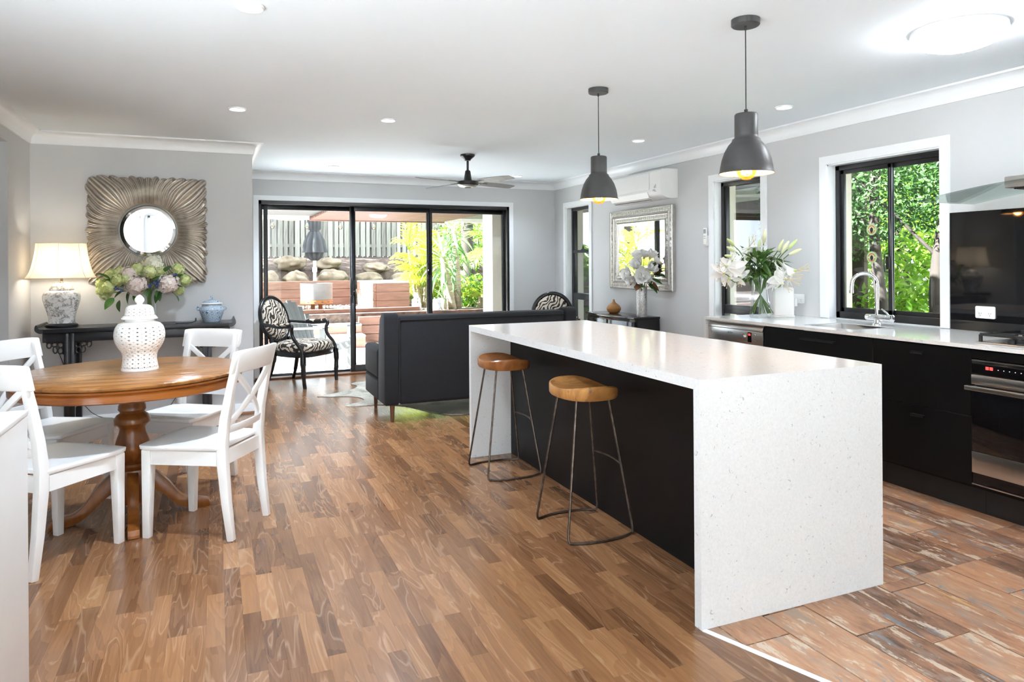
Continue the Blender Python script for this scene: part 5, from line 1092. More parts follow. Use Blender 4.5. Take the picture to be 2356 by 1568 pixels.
for (p, dx, dy, dz, s) in (((-.336, -.020, .397), -0.9, -0.3, 0.15, 1.21), ((-.312, -.020, .305), -0.75, -0.5, -0.45, 1.26), ((-.360, -.020, .345), -0.5, -0.8, -0.1, 1.09), ((-.129, -.020, .527), -0.1, -0.5, 0.75, 1.15), ((-.075, -.020, .560), 0.2, 0.3, 0.9, 0.92), ((.014, -.240, .305), 0.6, -0.75, -0.25, 1.32), ((.107, -.240, .361), 0.75, -0.6, 0.2, 1.26), ((-.011, -.240, .267), 0.2, -0.8, -0.5, 1.03), ((-.202, -.020, .304), -0.4, -0.2, -0.7, 0.80), ((.052, -.240, .330), 0.5, -0.85, 0.1, 1.15), ((-.282, -.020, .435), -0.6, -0.7, 0.4, 0.92)):
    p = Vector(p); lily(p, (dx, dy, dz), s); stem_to(p)
bm_ = MB().lathe([(.003, 0), (.009, .012), (.013, .035), (.012, .06), (.007, .085), (.003, .094), (0, .096)], 12).mesh('lily_bud', m_bud)
for (p, dx, dz, s) in (((-.244, .000, .546), -0.75, 0.45, 1.0), ((-.236, .000, .507), -0.9, 0.3, 1.0), ((.037, .000, .567), -0.05, 1, 1.05), ((.045, -.140, .511), 0.35, 0.8, 0.85), ((.075, -.140, .492), 0.45, 0.75, 1.0), ((.139, -.140, .518), 0.6, 0.65, 1.0), ((.151, -.140, .482), 0.9, 0.35, 1.05), ((-.015, .000, .527), 0.05, 1, 0.7), ((-.269, .000, .468), -0.9, 0.1, 0.8)):
    p = Vector(p); link('lily_bud', bm_, ly, aim(p, (dx, -.2, dz), 0, s*1.15) @ Matrix.Rotation(pi/2, 4, 'Y')); stem_to(p)
ll = [leaf_mesh('leaf', m_lleaf, L, W_, b) for L, W_, b in ((.16, .034, .9), (.14, .038, .5), (.18, .032, 1.3))]
for k in range(150):
    a = rf.uniform(0, 2*pi); e = rf.uniform(-.35, 1.1); q = Vector((cos(a)*cos(e), sin(a)*cos(e), sin(e))); z = .30+rf.uniform(0, .19); r = rf.uniform(.01, .11)*(1-abs(z-.36)*1.5)
    link('leaf', ll[k % 3], ly, aim(Vector((cos(a)*r, sin(a)*r, z)), q, rf.uniform(-.5, .5), rf.uniform(.75, 1.1)))
md_ = thing('modem_box', 'white upright modem box standing behind the lily vase', 'modem', (4.055, 4.20, .8905), rz_of(.40, .92)+pi)
MB().prism(rrect(.165, .05, .012), 0, .012).build('foot', m_whiteplastic, md_, bevel=.002); MB().prism(rrect(.158, .044, .014), .0125, .228).build('body', m_whiteplastic, md_, bevel=.004); MB().box(.02, -.024, .016, .06, -.021, .022).build('status_strip', m_ink, md_)
ad = thing('power_adapter', 'white plug adapter with coiled white cord in the wall outlet', 'adapter', (XRT-.013, 4.255, 1.00))
MB().box(-.032, -.022, -.035, -.0005, .022, .03).build('plug_body', m_whiteplastic, ad, bevel=.006, seg=3)
cl_ = [(-.016, 0, -.036), (-.016, -.004, -.06), (-.02, -.01, -.075)]+[(-.02+.012*sin(q*1.3), .01*cos(q)+.012, -.075-.0042*q) for q in [i*.7 for i in range(9)]]
cl_ = [(-.016, 0, -.036), (-.017, -.004, -.055), (-.022, .002, -.075), (-.03, .012, -.090), (-.035, .0, -.100), (-.045, -.012, -.105), (-.06, .0, -.106), (-.055, .02, -.104), (-.04, .028, -.102), (-.05, .01, -.100), (-.075, .004, -.106), (-.09, .02, -.106)]
MB().tube(spline(cl_, 5), .0022, 6).build('cord', m_whiteplastic, ad)
# ------------------------------------------------------------------ outside: shell of the house
m_cream = mat('cream_render', (.62, .57, .49), .8, var=.05, scale=3, bump=.1, bscale=80); m_soffit = mat('soffit_grey', (.085, .083, .08), .7, var=.03); m_fascia = mat('cream_fascia', (.74, .71, .64), .5)
wall('wall_outer', 'x', XRT+.145, XRT+.25, YB, YF+.24, 2.45, ((C_[0]-.0, C_[1]+.0, .80, 2.06), (B_[0], B_[1], 0, 2.08), (A_[0], A_[1], 0, 2.06)), m_cream, 'cream rendered outer face of the side wall')
struct(MB().box(XRT+.251, YB, 2.12, XRT+.80, YF+.1, 2.15).box(XRT+.80, YB, 2.08, XRT+.83, YF+.1, 2.24).build('trim_4', m_soffit), 'eave soffit outside the side windows')
m_gravel = mat('garden_earth', (.16, .11, .07), .95, var=.5, scale=5, bump=.4, bscale=30); m_mulch = mat('leaf_mulch', (.085, .058, .045), .95, var=.6, scale=14, bump=.8, bscale=40)
struct(MB().box(-14, -16, -.4, 30, 45, -.16).build('garden_ground', mat('garden_lawn', (.20, .21, .12), .95, var=.3, scale=2)), 'ground around the house')
struct(MB().box(-9, -12, -.16, 9, YB-.13, -.10).box(-9, YB-.13, -.16, XL-.12, 2.88, -.10).box(-9, 2.88, -.16, -3.32, 7.5, -.10).build('added_bounce_ground', mat('pale_bounce_ground', (.70, .70, .69), .8, var=.06, scale=2)), 'unseen pale ground added behind the viewpoint to bounce light indoors')  # unseen pale ground, put in to bounce sunlight up to the ceiling
struct(MB().box(XL-2.0, YB, 2.30, XL-.11, 2.88, 2.36).box(-4.9, 2.88, 2.30, -3.31, 7.0, 2.36).build('added_sun_block', m_soffit), 'unseen overhang added outside the side glazing to block sun and sky')  # unseen overhang, placed to cut sun and sky through the side glazing
struct(MB().box(-9.2, -12, -.16, -9.0, 9, 2.1).box(-9.0, -12.2, -.16, 9, -12, 2.1).build('added_sky_block', m_cream), 'unseen cream wall added behind the viewpoint to block low sky light')  # unseen screen wall, placed to cut sideways light from the low sky
# deck, board by board
m_deck = mat('pale_weathered_deck', (.72, .71, .69), .6, var=.10, scale=3, stretch=(1, 8, 1))
dk = struct(MB().box(-2.5, 8.70, -.155, 5.0, 12.38, -.085).build('floor_deck', m_cream), 'pale timber patio deck outside the sliding door')
me = MB().box(-2.5, 0, -.024, 5.0, .087, 0).mesh('deck_board', m_deck, bevel=.003, seg=1)
for k in range(40): link('deck_board', me, dk, Matrix.Translation((0, 8.71+k*.0915, -.060)))
# patio roof
pr_ = struct(MB().box(.55, 8.70, 2.14, 5.6, 12.18, 2.22).build('patio_roof', m_soffit), 'grey patio roof soffit outside the door')
MB().box(0.55, 12.181, 2.075, 1.55, 12.22, 2.139).build('fascia_board', m_fascia, pr_); MB().box(3.8, 12.181, 2.07, 5.6, 12.22, 2.139).build('fascia_board', m_fascia, pr_)
m_merbau = mat('red_brown_timber', (.15, .07, .05), .55, var=.25, scale=4, stretch=(1, 9, 9))
pg = thing('timber_batten_ceiling', 'red-brown timber batten panel under the patio roof', 'pergola', (2.8, 12, 2.09))
me = MB().box(1.47, 0, 2.075, 3.8, .085, 2.11).mesh('batten', m_merbau, bevel=.004, seg=1)
for k in range(15): link('batten', me, pg, Matrix.Translation((-2.8, 10.05+k*.145-12, -2.09)))
for x in (1.54, 2.25, 2.95, 3.7): MB().box(x-.03, 10.03, 2.111, x+.03, 12.2, 2.139).build('joist', m_merbau, pg, world=True)
MB().box(1.45, 12.18, 2.055, 3.82, 12.23, 2.139).build('front_beam', m_merbau, pg, bevel=.004, world=True)
pier = thing('brick_pier', 'cream rendered pier outside the right end of the sliding door', 'pier', (3.93, 9.7, -.06)); MB().box(3.70, 9.5, -.06, 4.16, 9.9, 2.139).build('shaft', m_cream, pier, bevel=.004, world=True); MB().box(3.69, 9.49, -.06, 4.17, 9.91, .03).build('plinth', m_cream, pier, bevel=.004, world=True)
# ------------------------------------------------------------------ terraces
m_sleeper = mat('pink_brown_sleeper', (.24, .125, .088), .7, var=.22, scale=3, stretch=(1, 8, 8), bump=.15, bscale=20); m_sleepery = mat('pink_brown_sleeper_side', (.24, .125, .088), .7, var=.22, scale=3, stretch=(8, 1, 8), bump=.15, bscale=20)
struct(MB().box(-6, 12.42, -.2, 9, 16.2, .455).prism([(16.2, -.2), (16.2, .6), (16.55, 1.20), (17.2, 1.36), (18.0, 1.50), (18.6, 1.52), (18.6, -.2)], -6, 14, 'x').build('garden_terrace', m_mulch), 'raised earth terrace behind the patio')
def sleepers(nm, lb, x0, x1, y0, y1, z0, n, h, m, along='x', cut=None):
    t = thing(nm, lb, 'retaining wall', ((x0+x1)/2, (y0+y1)/2, z0)); L = (x1-x0) if along == 'x' else (y1-y0)
    for k in range(n):
        jit = rf.uniform(-.006, .006)
        parts = [0, L] if L < 2.4 else [0]+[q+rf.uniform(-.3, .3) for q in [L*i/int(L/1.8) for i in range(1, int(L/1.8))]]+[L]
        for a, b in zip(parts, parts[1:]):
            if along == 'x': MB().box(x0+a+.002, y0+jit, z0+k*h+.003, x0+b-.002, y1+jit, z0+(k+1)*h-.002).build('sleeper', m, t, bevel=.006, seg=1, world=True)
            else: MB().box(x0+jit, y0+a+.002, z0+k*h+.003, x1+jit, y0+b-.002, z0+(k+1)*h-.002).build('sleeper', m, t, bevel=.006, seg=1, world=True)
    return t
sleepers('timber_retaining_wall', 'low red-brown sleeper wall at the back of the deck, right of the steps', 2.29, 4.6, 12.34, 12.415, -.06, 3, .155, m_sleeper)
sleepers('timber_retaining_wall', 'low red-brown sleeper wall at the back of the deck, left of the steps', -2.5, 1.48, 12.34, 12.415, -.06, 3, .155, m_sleeper)
sleepers('sleeper_edging', 'single sleeper edging in front of the gravel terrace', -2.5, 3.48, 12.65, 12.74, .456, 1, .075, m_sleeper)
sleepers('timber_planter_wall', 'long sleeper planter wall behind the fire pit', -3.0, 2.70, 14.98, 15.06, .456, 3, .175, m_sleeper)
bx_ = thing('timber_planter_box', 'square sleeper planter box with pale top, right of the fire pit', 'planter', (3.1, 14.2, .456))
for k in range(3):
    MB().box(2.82, 13.36, .457+k*.165, 3.47, 13.43, .457+(k+1)*.165-.003).build('sleeper', m_sleeper, bx_, bevel=.005, seg=1, world=True); MB().box(2.75, 13.36, .457+k*.165, 2.818, 14.97, .457+(k+1)*.165-.003).build('sleeper', m_sleepery, bx_, bevel=.005, seg=1, world=True); MB().box(3.40, 13.432, .457+k*.165, 3.47, 14.97, .457+(k+1)*.165-.003).build('sleeper', m_sleepery, bx_, bevel=.005, seg=1, world=True)
for k in range(11): MB().box(2.75, 13.36+k*.147, .953, 3.47, 13.36+k*.147+.14, .975).build('top_board', m_deck, bx_, bevel=.003, seg=1, world=True)
stp = thing('garden_steps', 'red-brown timber steps with pale treads up from the deck', 'steps', (1.88, 12.0, -.06))
for k in range(2):
    z = .15+.155*k; y = 11.66+.34*k
    MB().box(1.49, y+.02, -.058 if k == 0 else .14, 2.28, y+.05, z-.032).build('riser', m_sleeper, stp, world=True); MB().box(1.49, y, z-.03, 2.28, y+.345, z).build('tread', m_deck, stp, bevel=.004, seg=1, world=True)
# gravel
gv = MB(); rg = random.Random(5)
for k in range(2600):
    x, y = rg.uniform(.2, 4.2), rg.uniform(12.76, 14.9); r = rg.uniform(.012, .028)
    if (2.72 < x < 3.5 and y > 13.33) or hypot(x-1.755, y-13.7) < .34 or hypot(x-3.45, y-12.9) < .16 or x > 3.62: continue
    gv.ball((x, y, .457+r*.4), (r, r*rg.uniform(.7, 1), r*.7), 5, 3)
gv.build('gravel_pebbles', mat('pale_pebbles', (.34, .30, .26), .8, var=.35, scale=20), kind='stuff')['label'] = 'pale pebbles covering the terrace'
# boulders
def boulder_mat():
    t = NT('sandstone_boulder'); n = t.noise(t.coord('Object'), 2.6, 7, .65, .5); g = t.noise(t.coord('Object', off=(5, 1, 2)), 1.8, 4)
    c = t.ramp(n, [(.3, (.10, .07, .045)), (.5, (.21, .16, .11)), (.72, (.32, .26, .19))]); c = t.mix(t.ramp(g, [(.52, (0, 0, 0)), (.66, (.6, .6, .6))]), c, (.16, .18, .11)); t.set(Base_Color=c, Roughness=.85); t.bump(n, .5, .05); return t.m
m_boul = boulder_mat()
blds = [(.95, 16.0, .98, .40, .35, .21), (1.62, 15.98, .97, .33, .3, .20), (2.40, 16.0, .98, .43, .36, .23), (3.22, 16.05, .95, .38, .35, .19), (4.0, 16.1, .90, .40, .35, .20), (4.7, 16.0, .85, .4, .4, .25), (5.5, 16.0, .88, .42, .4, .28), (.62, 16.55, 1.34, .38, .3, .16), (1.55, 16.55, 1.36, .40, .3, .17), (2.38, 16.55, 1.32, .33, .3, .14), (3.5, 16.6, 1.22, .35, .3, .12), (.14, 16.0, .95, .36, .35, .22), (-.62, 16.0, .95, .4, .35, .22), (3.05, 15.5, .62, .3, .25, .2), (4.1, 15.4, .6, .45, .35, .32)]
wh = ['lower tier, far left behind the chair', 'lower tier, left of the umbrella pole', 'lower tier, right of the umbrella pole', 'lower tier, above the planter box', 'lower tier, beside the bright palm', 'lower tier, behind the palm trunk', 'lower tier, behind the yucca', 'upper tier, at the far left', 'greenish, upper tier below the fence', 'grey flat, upper tier beside the umbrella', 'small, upper tier in the mulch', 'lower tier, at the left door frame', 'lower tier, beyond the left door frame', 'half hidden behind the planter box', 'behind the little cherub statue']
for k, (x, y, z, a, b, c) in enumerate(blds):
    o = MB().ball((0, 0, 0), (a*.86, b*.8, c*.98), 40, 24, jit=.34, seed=k+1, freq=1.6).rough(.10, 7, k).build('boulder', m_boul, ang=50); o.location = (x, y, z); o.rotation_euler = (0, 0, rf.uniform(-.3, .3)); tag(o, 'sandstone boulder, '+wh[k], 'boulder', 'boulders of the garden wall')
# paling fence
m_pal = mat('grey_weathered_paling', (.40, .385, .34), .85, var=.28, scale=3, stretch=(9, 9, .8), bump=.2, bscale=14)
t_ = NT('grey_green_paling'); r_ = t_.rand(); n_ = t_.noise(t_.coord('Object', (9, 9, .8)), 3, 5); gz = t_.noise(t_.coord('Object', (3, 3, 1.2)), 1.5, 3)
c_ = t_.ramp(t_.math('ADD', t_.math('MULTIPLY', n_, .6), t_.math('MULTIPLY', r_, .4)), [(.25, (.13, .12, .105)), (.5, (.26, .25, .22)), (.78, (.38, .37, .33))]); t_.set(Base_Color=t_.mix(t_.ramp(gz, [(.55, (0, 0, 0)), (.7, (.45, .45, .45))]), c_, (.24, .30, .19)), Roughness=.85); m_pal = t_.m
fn = thing('paling_fence', 'tall weathered grey timber paling fence behind the garden', 'fence', (3.5, 18, 1.50)); fm = [MB().box(-w_/2, -.009, 0, w_/2, .009, 1.9).mesh('paling', m_pal, bevel=.002, seg=1) for w_ in (.10, .115, .09)]
for k in range(72): link('paling', fm[k % 3], fn, Matrix.Translation((-4.2+k*.134+rf.uniform(-.008, .008)-0, -.03, .0+rf.uniform(0, .04))) @ Matrix.Rotation(rf.uniform(-.008, .008), 4, 'Y'))
for k in range(71): link('paling', fm[(k+1) % 3], fn, Matrix.Translation((-4.13+k*.134+rf.uniform(-.012, .012), .045, .0)))
for z in (.25, 1.0, 1.7): MB().box(-4.3, -.019, z, 5.6, .034, z+.08).build('rail', m_pal, fn)
# umbrella
um = thing('patio_umbrella', 'closed grey garden umbrella tied on a pale pole', 'umbrella', (1.95, 15.5, .456)); m_umb = mat('grey_umbrella_cloth', (.05, .052, .056), .85, var=.12, scale=8)
def fold(z, r, ph, am=.28): return [(r*(1+am*cos(8*a+ph))*cos(a), r*(1+am*cos(8*a+ph))*sin(a)*.9, z) for a in [2*pi*i/64 for i in range(64)]]
rg_ = [fold(2.55, .03, 0, .1), fold(2.2, .07, .2), fold(1.85, .115, .3), fold(1.62, .105, .4), fold(1.585, .075, .4, .18), fold(1.55, .10, .5), fold(1.38, .17, .8), fold(1.12, .215, 1.0)]
MB().add([p for r in rg_ for p in r], [(i*64+k, i*64+(k+1) % 64, i*64+64+(k+1) % 64, i*64+64+k) for i in range(len(rg_)-1) for k in range(64)]).build('canopy', m_umb, um, ang=80)
rg_ = [fold(1.13, .15, 1.3), fold(1.02, .13, 1.5), fold(.95, .06, 1.6)]; MB().add([p for r in rg_ for p in r], [(i*64+k, i*64+(k+1) % 64, i*64+64+(k+1) % 64, i*64+64+k) for i in range(2) for k in range(64)]).build('inner_folds', m_umb, um, ang=80)
MB().tube([(-.0, 0, 0), (0, 0, 2.6)], .036, 14).build('pole', mat('pale_pole', (.62, .62, .6), .4, .2), um); MB().tube(fold(1.585, .082, .4, .1), .012, 6, closed=True).build('tie_strap', m_umb, um)
MB().lathe([(.28, 0), (.28, .05), (.06, .07), (.06, .16), (.045, .16)], 28).build('base', m_cream, um); MB().lathe([(.042, .70), (.05, .71), (.05, .80), (.042, .81)], 16).build('crank_collar', m_whiteplastic, um)
# fire pit
fpit = thing('fire_pit', 'round steel fire pit drum with rusty vented rim on the terrace', 'fire pit', (1.755, 13.7, .456)); m_drum = mat('pale_steel_drum', (.20, .20, .20), .5, .2, var=.08); m_rust = mat('rusty_orange_steel', (.34, .14, .05), .6, .2, var=.2)
MB().lathe([(.29, .20), (.295, .22), (.295, .50), (.30, .51), (.288, .51), (.283, .22)], 56, cap=False).build('drum', m_drum, fpit); MB().lathe([(0, .20), (.285, .20), (.285, .21), (0, .21)], 40).build('floor_plate', m_rust, fpit)
MB().lathe([(.29, .13), (.297, .13), (.297, .198), (.29, .198)], 56, cap=False).build('vent_ring', m_rust, fpit)
for k in range(14): a = 2*pi*k/14; MB().box(-.02, -.003, -.008, .02, .003, .008, m=Matrix.Translation((.297*cos(a), .297*sin(a), .162)) @ Matrix.Rotation(a+pi/2, 4, 'Z')).build('vent_slot', m_ink, fpit)
for x in (-.07, .07): MB().box(x-.035, -.04, 0, x+.035, .04, .13).build('pedestal', m_rust, fpit)
for a in range(4): q = pi/4+a*pi/2; MB().bar((.28*cos(q), .28*sin(q), 0), (.28*cos(q), .28*sin(q), .14), .012, .012, up=(1, 0, 0)).build('leg', m_rust, fpit)
# festoon lights
fs_ = thing('festoon_lights', 'string of clear festoon bulbs hung along the patio roof edge', 'string lights', (2.2, 12.6, 2.0)); xs_ = [.32, .89, 1.46, 2.03, 2.62, 3.2, 3.78, 4.35, 4.92]
ln_ = [];
for k in range(len(xs_)-1):
    for j in range(6): u = j/6; ln_.append((xs_[k]+(xs_[k+1]-xs_[k])*u-2.2, 0, 2.105-.025*sin(pi*u)-2.0))
MB().tube([(-3.2, 0, .14)]+ln_+[(2.72, 0, .105), (3.4, 0, .14)], .006, 5).build('cable', mat('festoon_cable', (.35, .2, .1), .6), fs_)
for x in xs_:
    MB().lathe([(.014, .105), (.016, .06), (.014, .05)], 10, (x-2.2, 0, 0)).build('bulb_holder', m_ink, fs_); MB().lathe([(.012, .05), (.020, .03), (.036, -.005), (.038, -.03), (.028, -.055), (.010, -.066), (0, -.068)], 18, (x-2.2, 0, 0)).build('bulb', glass_mat('festoon_glass', (.92, .86, .74), 1.6) if x == xs_[0] else MATS['festoon_glass'], fs_)
# adirondack chair
m_adi = mat('white_grey_outdoor_paint', (.17, .178, .18), .5, var=.03)
ad_ = thing('garden_chair', 'pale grey slatted garden chair with a rounded back on the deck', 'garden chair', (1.22, 9.52, -.06), rz_of(.70, -.71))
for k in range(6): MB().bar((-.26, .30-k*.09, .37-k*.026), (.26, .30-k*.09, .37-k*.026), .08, .02, up=(0, .28, 1)).build('seat_slat', m_adi, ad_, bevel=.003, seg=1)
for k in range(7):
    u = (k-3)/3; top = .90-.20*u*u; x0_, x1_ = .075*(k-3)*.85, .090*(k-3); n_ = Vector((0, -.42, .9)).normalized()
    MB().bar((x0_, -.17, .22), (x1_, -.17-(top-.22)*.44, top), .062, .016, up=(0, 1, .4), w1=.086).build('back_slat', m_adi, ad_, bevel=.006, seg=2)
for s in (-1, 1):
    MB().ribbon([(s*.33, .40, .585), (s*.335, .30, .58), (s*.32, .05, .565), (s*.29, -.38, .54)], [.15, .15, .12, .07], .02).build('arm', m_adi, ad_, bevel=.004, seg=1); MB().bar((s*.29, .32, 0), (s*.29, .32, .57), .09, .025, up=(1, 0, 0)).build('leg', m_adi, ad_, bevel=.003, seg=1); MB().bar((s*.27, .34, .36), (s*.27, -.52, .02), .025, .12).build('leg', m_adi, ad_, bevel=.003, seg=1)
MB().bar((-.30, -.33, .53), (.30, -.33, .53), .06, .02).build('back_brace', m_adi, ad_); MB().bar((-.26, -.20, .30), (.26, -.20, .30), .05, .02).build('back_brace', m_adi, ad_)
# grey outdoor cushion draped over the chair back
# statues
m_stat = mat('pale_cast_stone', (.60, .60, .62), .75, var=.10, scale=14)
cb_ = thing('cherub_statue', 'small pale stone cherub statue seated by the planter box', 'statue', (3.45, 12.9, .458), .4)
MB().lathe([(.10, 0), (.10, .02), (.07, .03), (0, .03)], 20).build('base', m_stat, cb_)
MB().ball((0, 0, .10), (.062, .055, .075), 16, 10).ball((0, -.005, .17), (.05, .045, .05), 14, 9).tube(spline([(.035, -.02, .08), (.05, -.09, .115), (.045, -.10, .05), (.05, -.12, .03)], 4), [.03]*4+[.024]*9, 10).tube(spline([(-.035, -.02, .08), (-.05, -.09, .115), (-.045, -.10, .05), (-.05, -.12, .03)], 4), [.03]*4+[.024]*9, 10).tube(spline([(.05, 0, .185), (.068, -.05, .145), (.04, -.085, .20), (.02, -.07, .235)], 4), [.02]*8+[.016]*5, 10).tube(spline([(-.05, 0, .185), (-.068, -.05, .14), (-.03, -.09, .135)], 4), [.02]*5+[.016]*4, 10).build('body', m_stat, cb_, ang=70)
MB().ball((.005, -.03, .255), (.046, .048, .052), 16, 12).ball((.005, -.078, .25), (.010, .010, .010), 8, 6).ball((.03, -.068, .24), (.014, .012, .012), 8, 6).ball((-.02, -.068, .24), (.014, .012, .012), 8, 6).build('head', m_stat, cb_, ang=70); hr = MB()
for k in range(22): d = sph(); d.z = abs(d.z); hr.ball(Vector((.005, -.022, .262))+Vector((d.x*.046, abs(d.y)*.046-.01, d.z*.050)), .014, 7, 5)
hr.build('curls', m_stat, cb_, ang=70)
ow = thing('owl_statue', 'small grey stone owl statue beside the yucca', 'statue', (3.745, 12.48, .456), .35); m_owl = mat('grey_cast_stone', (.50, .53, .58), .8, var=.25, scale=40)
MB().lathe([(.05, 0), (.075, .01), (.082, .06), (.075, .12), (.062, .15), (.066, .18), (.062, .205), (.03, .218), (0, .22)], 24).build('body', m_owl, ow, ang=60)
for s in (-1, 1):
    MB().lathe([(.018, 0), (.010, .03), (0, .048)], 10, m=Matrix.Translation((s*.042, -.01, .203)) @ Matrix.Rotation(s*.3, 4, 'Y')).build('ear_tuft', m_owl, ow); MB().lathe([(.022, 0), (.02, .008), (.012, .009), (.010, .004), (0, .004)], 16, m=Matrix.Translation((s*.026, -.058, .178)) @ Matrix.Rotation(pi/2, 4, 'X')).build('eye', m_owl, ow); MB().ball((s*.072, .0, .09), (.018, .045, .07), 12, 8).build('wing', m_owl, ow)
MB().lathe([(.010, 0), (0, .025)], 8, m=Matrix.Translation((0, -.062, .165)) @ Matrix.Rotation(2.3, 4, 'X')).build('beak', m_owl, ow)
gl_ = thing('garden_light', 'small white spike light in front of the planter box', 'garden light', (2.62, 12.95, .456)); MB().tube([(0, 0, 0), (0, 0, .15)], .012, 8).build('spike', m_whiteplastic, gl_); MB().lathe([(.028, .15), (.028, .19), (.02, .2), (0, .2)], 14).build('head', m_whiteplastic, gl_)
# ------------------------------------------------------------------ planting
rp = random.Random(21)
m_palm = leaf_mat('sunny_palm_leaf', (.20, .30, .02), (.46, .46, .035), .55, .45); m_yuc = leaf_mat('yucca_leaf', (.10, .24, .07), (.26, .42, .17), .35, .4); m_shr = leaf_mat('garden_leaf', (.06, .19, .02), (.28, .42, .05), .5, .45); m_bark = mat('pale_ringed_bark', (.42, .34, .25), .9, var=.35, scale=6, stretch=(1, 1, 6), bump=.5, bscale=20); m_bark2 = mat('brown_bark', (.034, .026, .02), .9, var=.5, scale=5, stretch=(1, 1, .5), bump=.6, bscale=16)
def frond_mesh(L, droop, seed, m):
    rr = random.Random(seed); mb = MB(); P = []
    for i in range(15): t = i/14; P.append(Vector((L*t*(1-.18*t*droop), 0, L*(.55*t-.62*droop*t*t))))
    mb.tube(P, [.012*(1-.8*i/14) for i in range(15)], 5)
    for i in range(2, 15):
        for h in (0, .5):
            t = min(1, (i+h)/14); p = P[i] if h == 0 else (P[i]+P[min(14, i+1)])/2; d = (P[min(14, i+1)]-P[i-1]).normalized(); l = L*.36*sin(pi*min(1, .12+t*.86))**.7
            for s in (-1, 1):
                q = (d*.75+Vector((0, s*.8, 0))+Vector((0, 0, rr.uniform(-.15, .25)))).normalized(); e = p+q*l+Vector((0, 0, -.30*l)); m_ = p+q*l*.5+Vector((0, 0, .02)); w_ = .014; n = d*w_
                mb.add([p-n*.4, p+n*.4, m_+n, e, m_-n], [(0, 1, 2, 4), (4, 2, 3)])
    return mb.mesh('frond', m, ang=80)
def palm(loc, label, fr, m, scale, trunks, tilt=(.2, 1.0)):
    t = thing('garden_palm', label, 'palm', loc)
    for k, (x, y, h) in enumerate(trunks): MB().tube(spline([(x*.4, y*.4, 0), (x*.7, y*.7, h*.5), (x, y, h)], 4), [.035]*4+[.028]*5, 9).build('stem', m_bark, t)
    ms = [frond_mesh(1.0, d, i, m) for i, d in enumerate((.6, .9, 1.2))]
    for k in range(fr):
        x, y, h = trunks[k % len(trunks)]; a = 2*pi*k/fr*1.0+k*2.4; link('frond', ms[k % 3], t, Matrix.Translation((x, y, h)) @ Matrix.Rotation(a, 4, 'Z') @ Matrix.Rotation(-rp.uniform(*tilt)+.45, 4, 'Y') @ Matrix.Scale(scale*rp.uniform(.75, 1.1), 4))
    return t
palm((3.9, 14.0, .456), 'bright yellow-green areca palm behind the planter box', 30, m_palm, .98, [(-.12, -.05, .55), (.1, .05, .75), (-.02, .12, .95), (.12, -.14, .38), (-.25, .1, 1.15)], (.1, 1.2))
palm((5.6, 13.6, .456), 'green palm with long drooping fronds behind the yucca', 16, m_shr, 1.25, [(0, 0, 1.0), (.15, .2, 1.5)])
palm((-.35, 13.9, .456), 'bright yellow-green areca palm at the left of the garden, seen in the silver mirror', 26, m_palm, 1.15, [(-.12, -.05, .55), (.1, .05, .75), (-.02, .12, .95), (.12, -.14, .38), (-.25, .1, 1.15)], (.1, 1.2))
palm((4.75, 12.9, .456), 'small pale fan-like palm low beside the pier', 14, m_palm, .55, [(0, 0, .22), (.1, .1, .32)])
def yucca(loc, label, trunks, sc=1):
    t = thing('yucca_plant', label, 'yucca', loc); lm1 = leaf_mesh('leaf', m_yuc, .62, .058, .35, .25); lm2 = leaf_mesh('leaf', m_yuc, .60, .055, 1.1, .25)
    for (pts, n, dn) in trunks:
        P = spline(pts, 5); MB().tube(P, [.085-.03*i/len(P) for i in range(len(P))], 12).build('trunk', m_bark, t); top = Vector(pts[-1])
        for k in range(n):
            a = k*2.4; e = 1.25-1.9*(k/n)**.9; link('leaf', lm2 if e < .1 else lm1, t, aim(top+Vector((0, 0, .12-.34*k/n)), (cos(a)*cos(e), sin(a)*cos(e), sin(e)), rp.uniform(-.3, .3), sc*rp.uniform(.8, 1.1)))
        for k in range(dn):
            a = k*2.1; u = .55+.4*k/dn; p = P[int(u*(len(P)-1))]; link('leaf', lm2, t, aim(p, (cos(a)*.7, sin(a)*.7, -.35), 0, rp.uniform(.8, 1.15)))
yucca((4.12, 12.75, .456), 'spiky yucca with two pale trunks outside the right door panel', [([(0.02, 0, 0), (-.06, 0, .45), (-.16, .05, .98)], 38, 6), ([(.16, .1, 0), (.13, .05, .7), (.06, .0, 1.52)], 44, 14)])
yucca((3.93, 12.68, .456), 'small spiky yucca seedling beside the owl statue', [([(0, 0, 0), (0, 0, .12), (0, 0, .22)], 18, 0)], .5)
def leaf_cloud(mb, c, r, n, L, rr, flat=1):
    for k in range(n):
        d = Vector((rr.gauss(0, 1), rr.gauss(0, 1), rr.gauss(0, 1))).normalized()*rr.random()**.33
        p = Vector((c[0]+d.x*r[0], c[1]+d.y*r[1], c[2]+d.z*r[2])); q = Vector((rr.uniform(-1, 1), rr.uniform(-1, 1), rr.uniform(-1.0, .25))).normalized(); a, b = ortho(q, (rr.uniform(-1, 1), rr.uniform(-1, 1), 1)); l = L*rr.uniform(.6, 1.2); w_ = l*.24
        mb.add([p, p+q*l*.5+a*w_+b*w_*.35, p+q*l, p+q*l*.5-a*w_+b*w_*.35, p+q*l*.5], [(0, 1, 4), (1, 2, 4), (2, 3, 4), (3, 0, 4)])
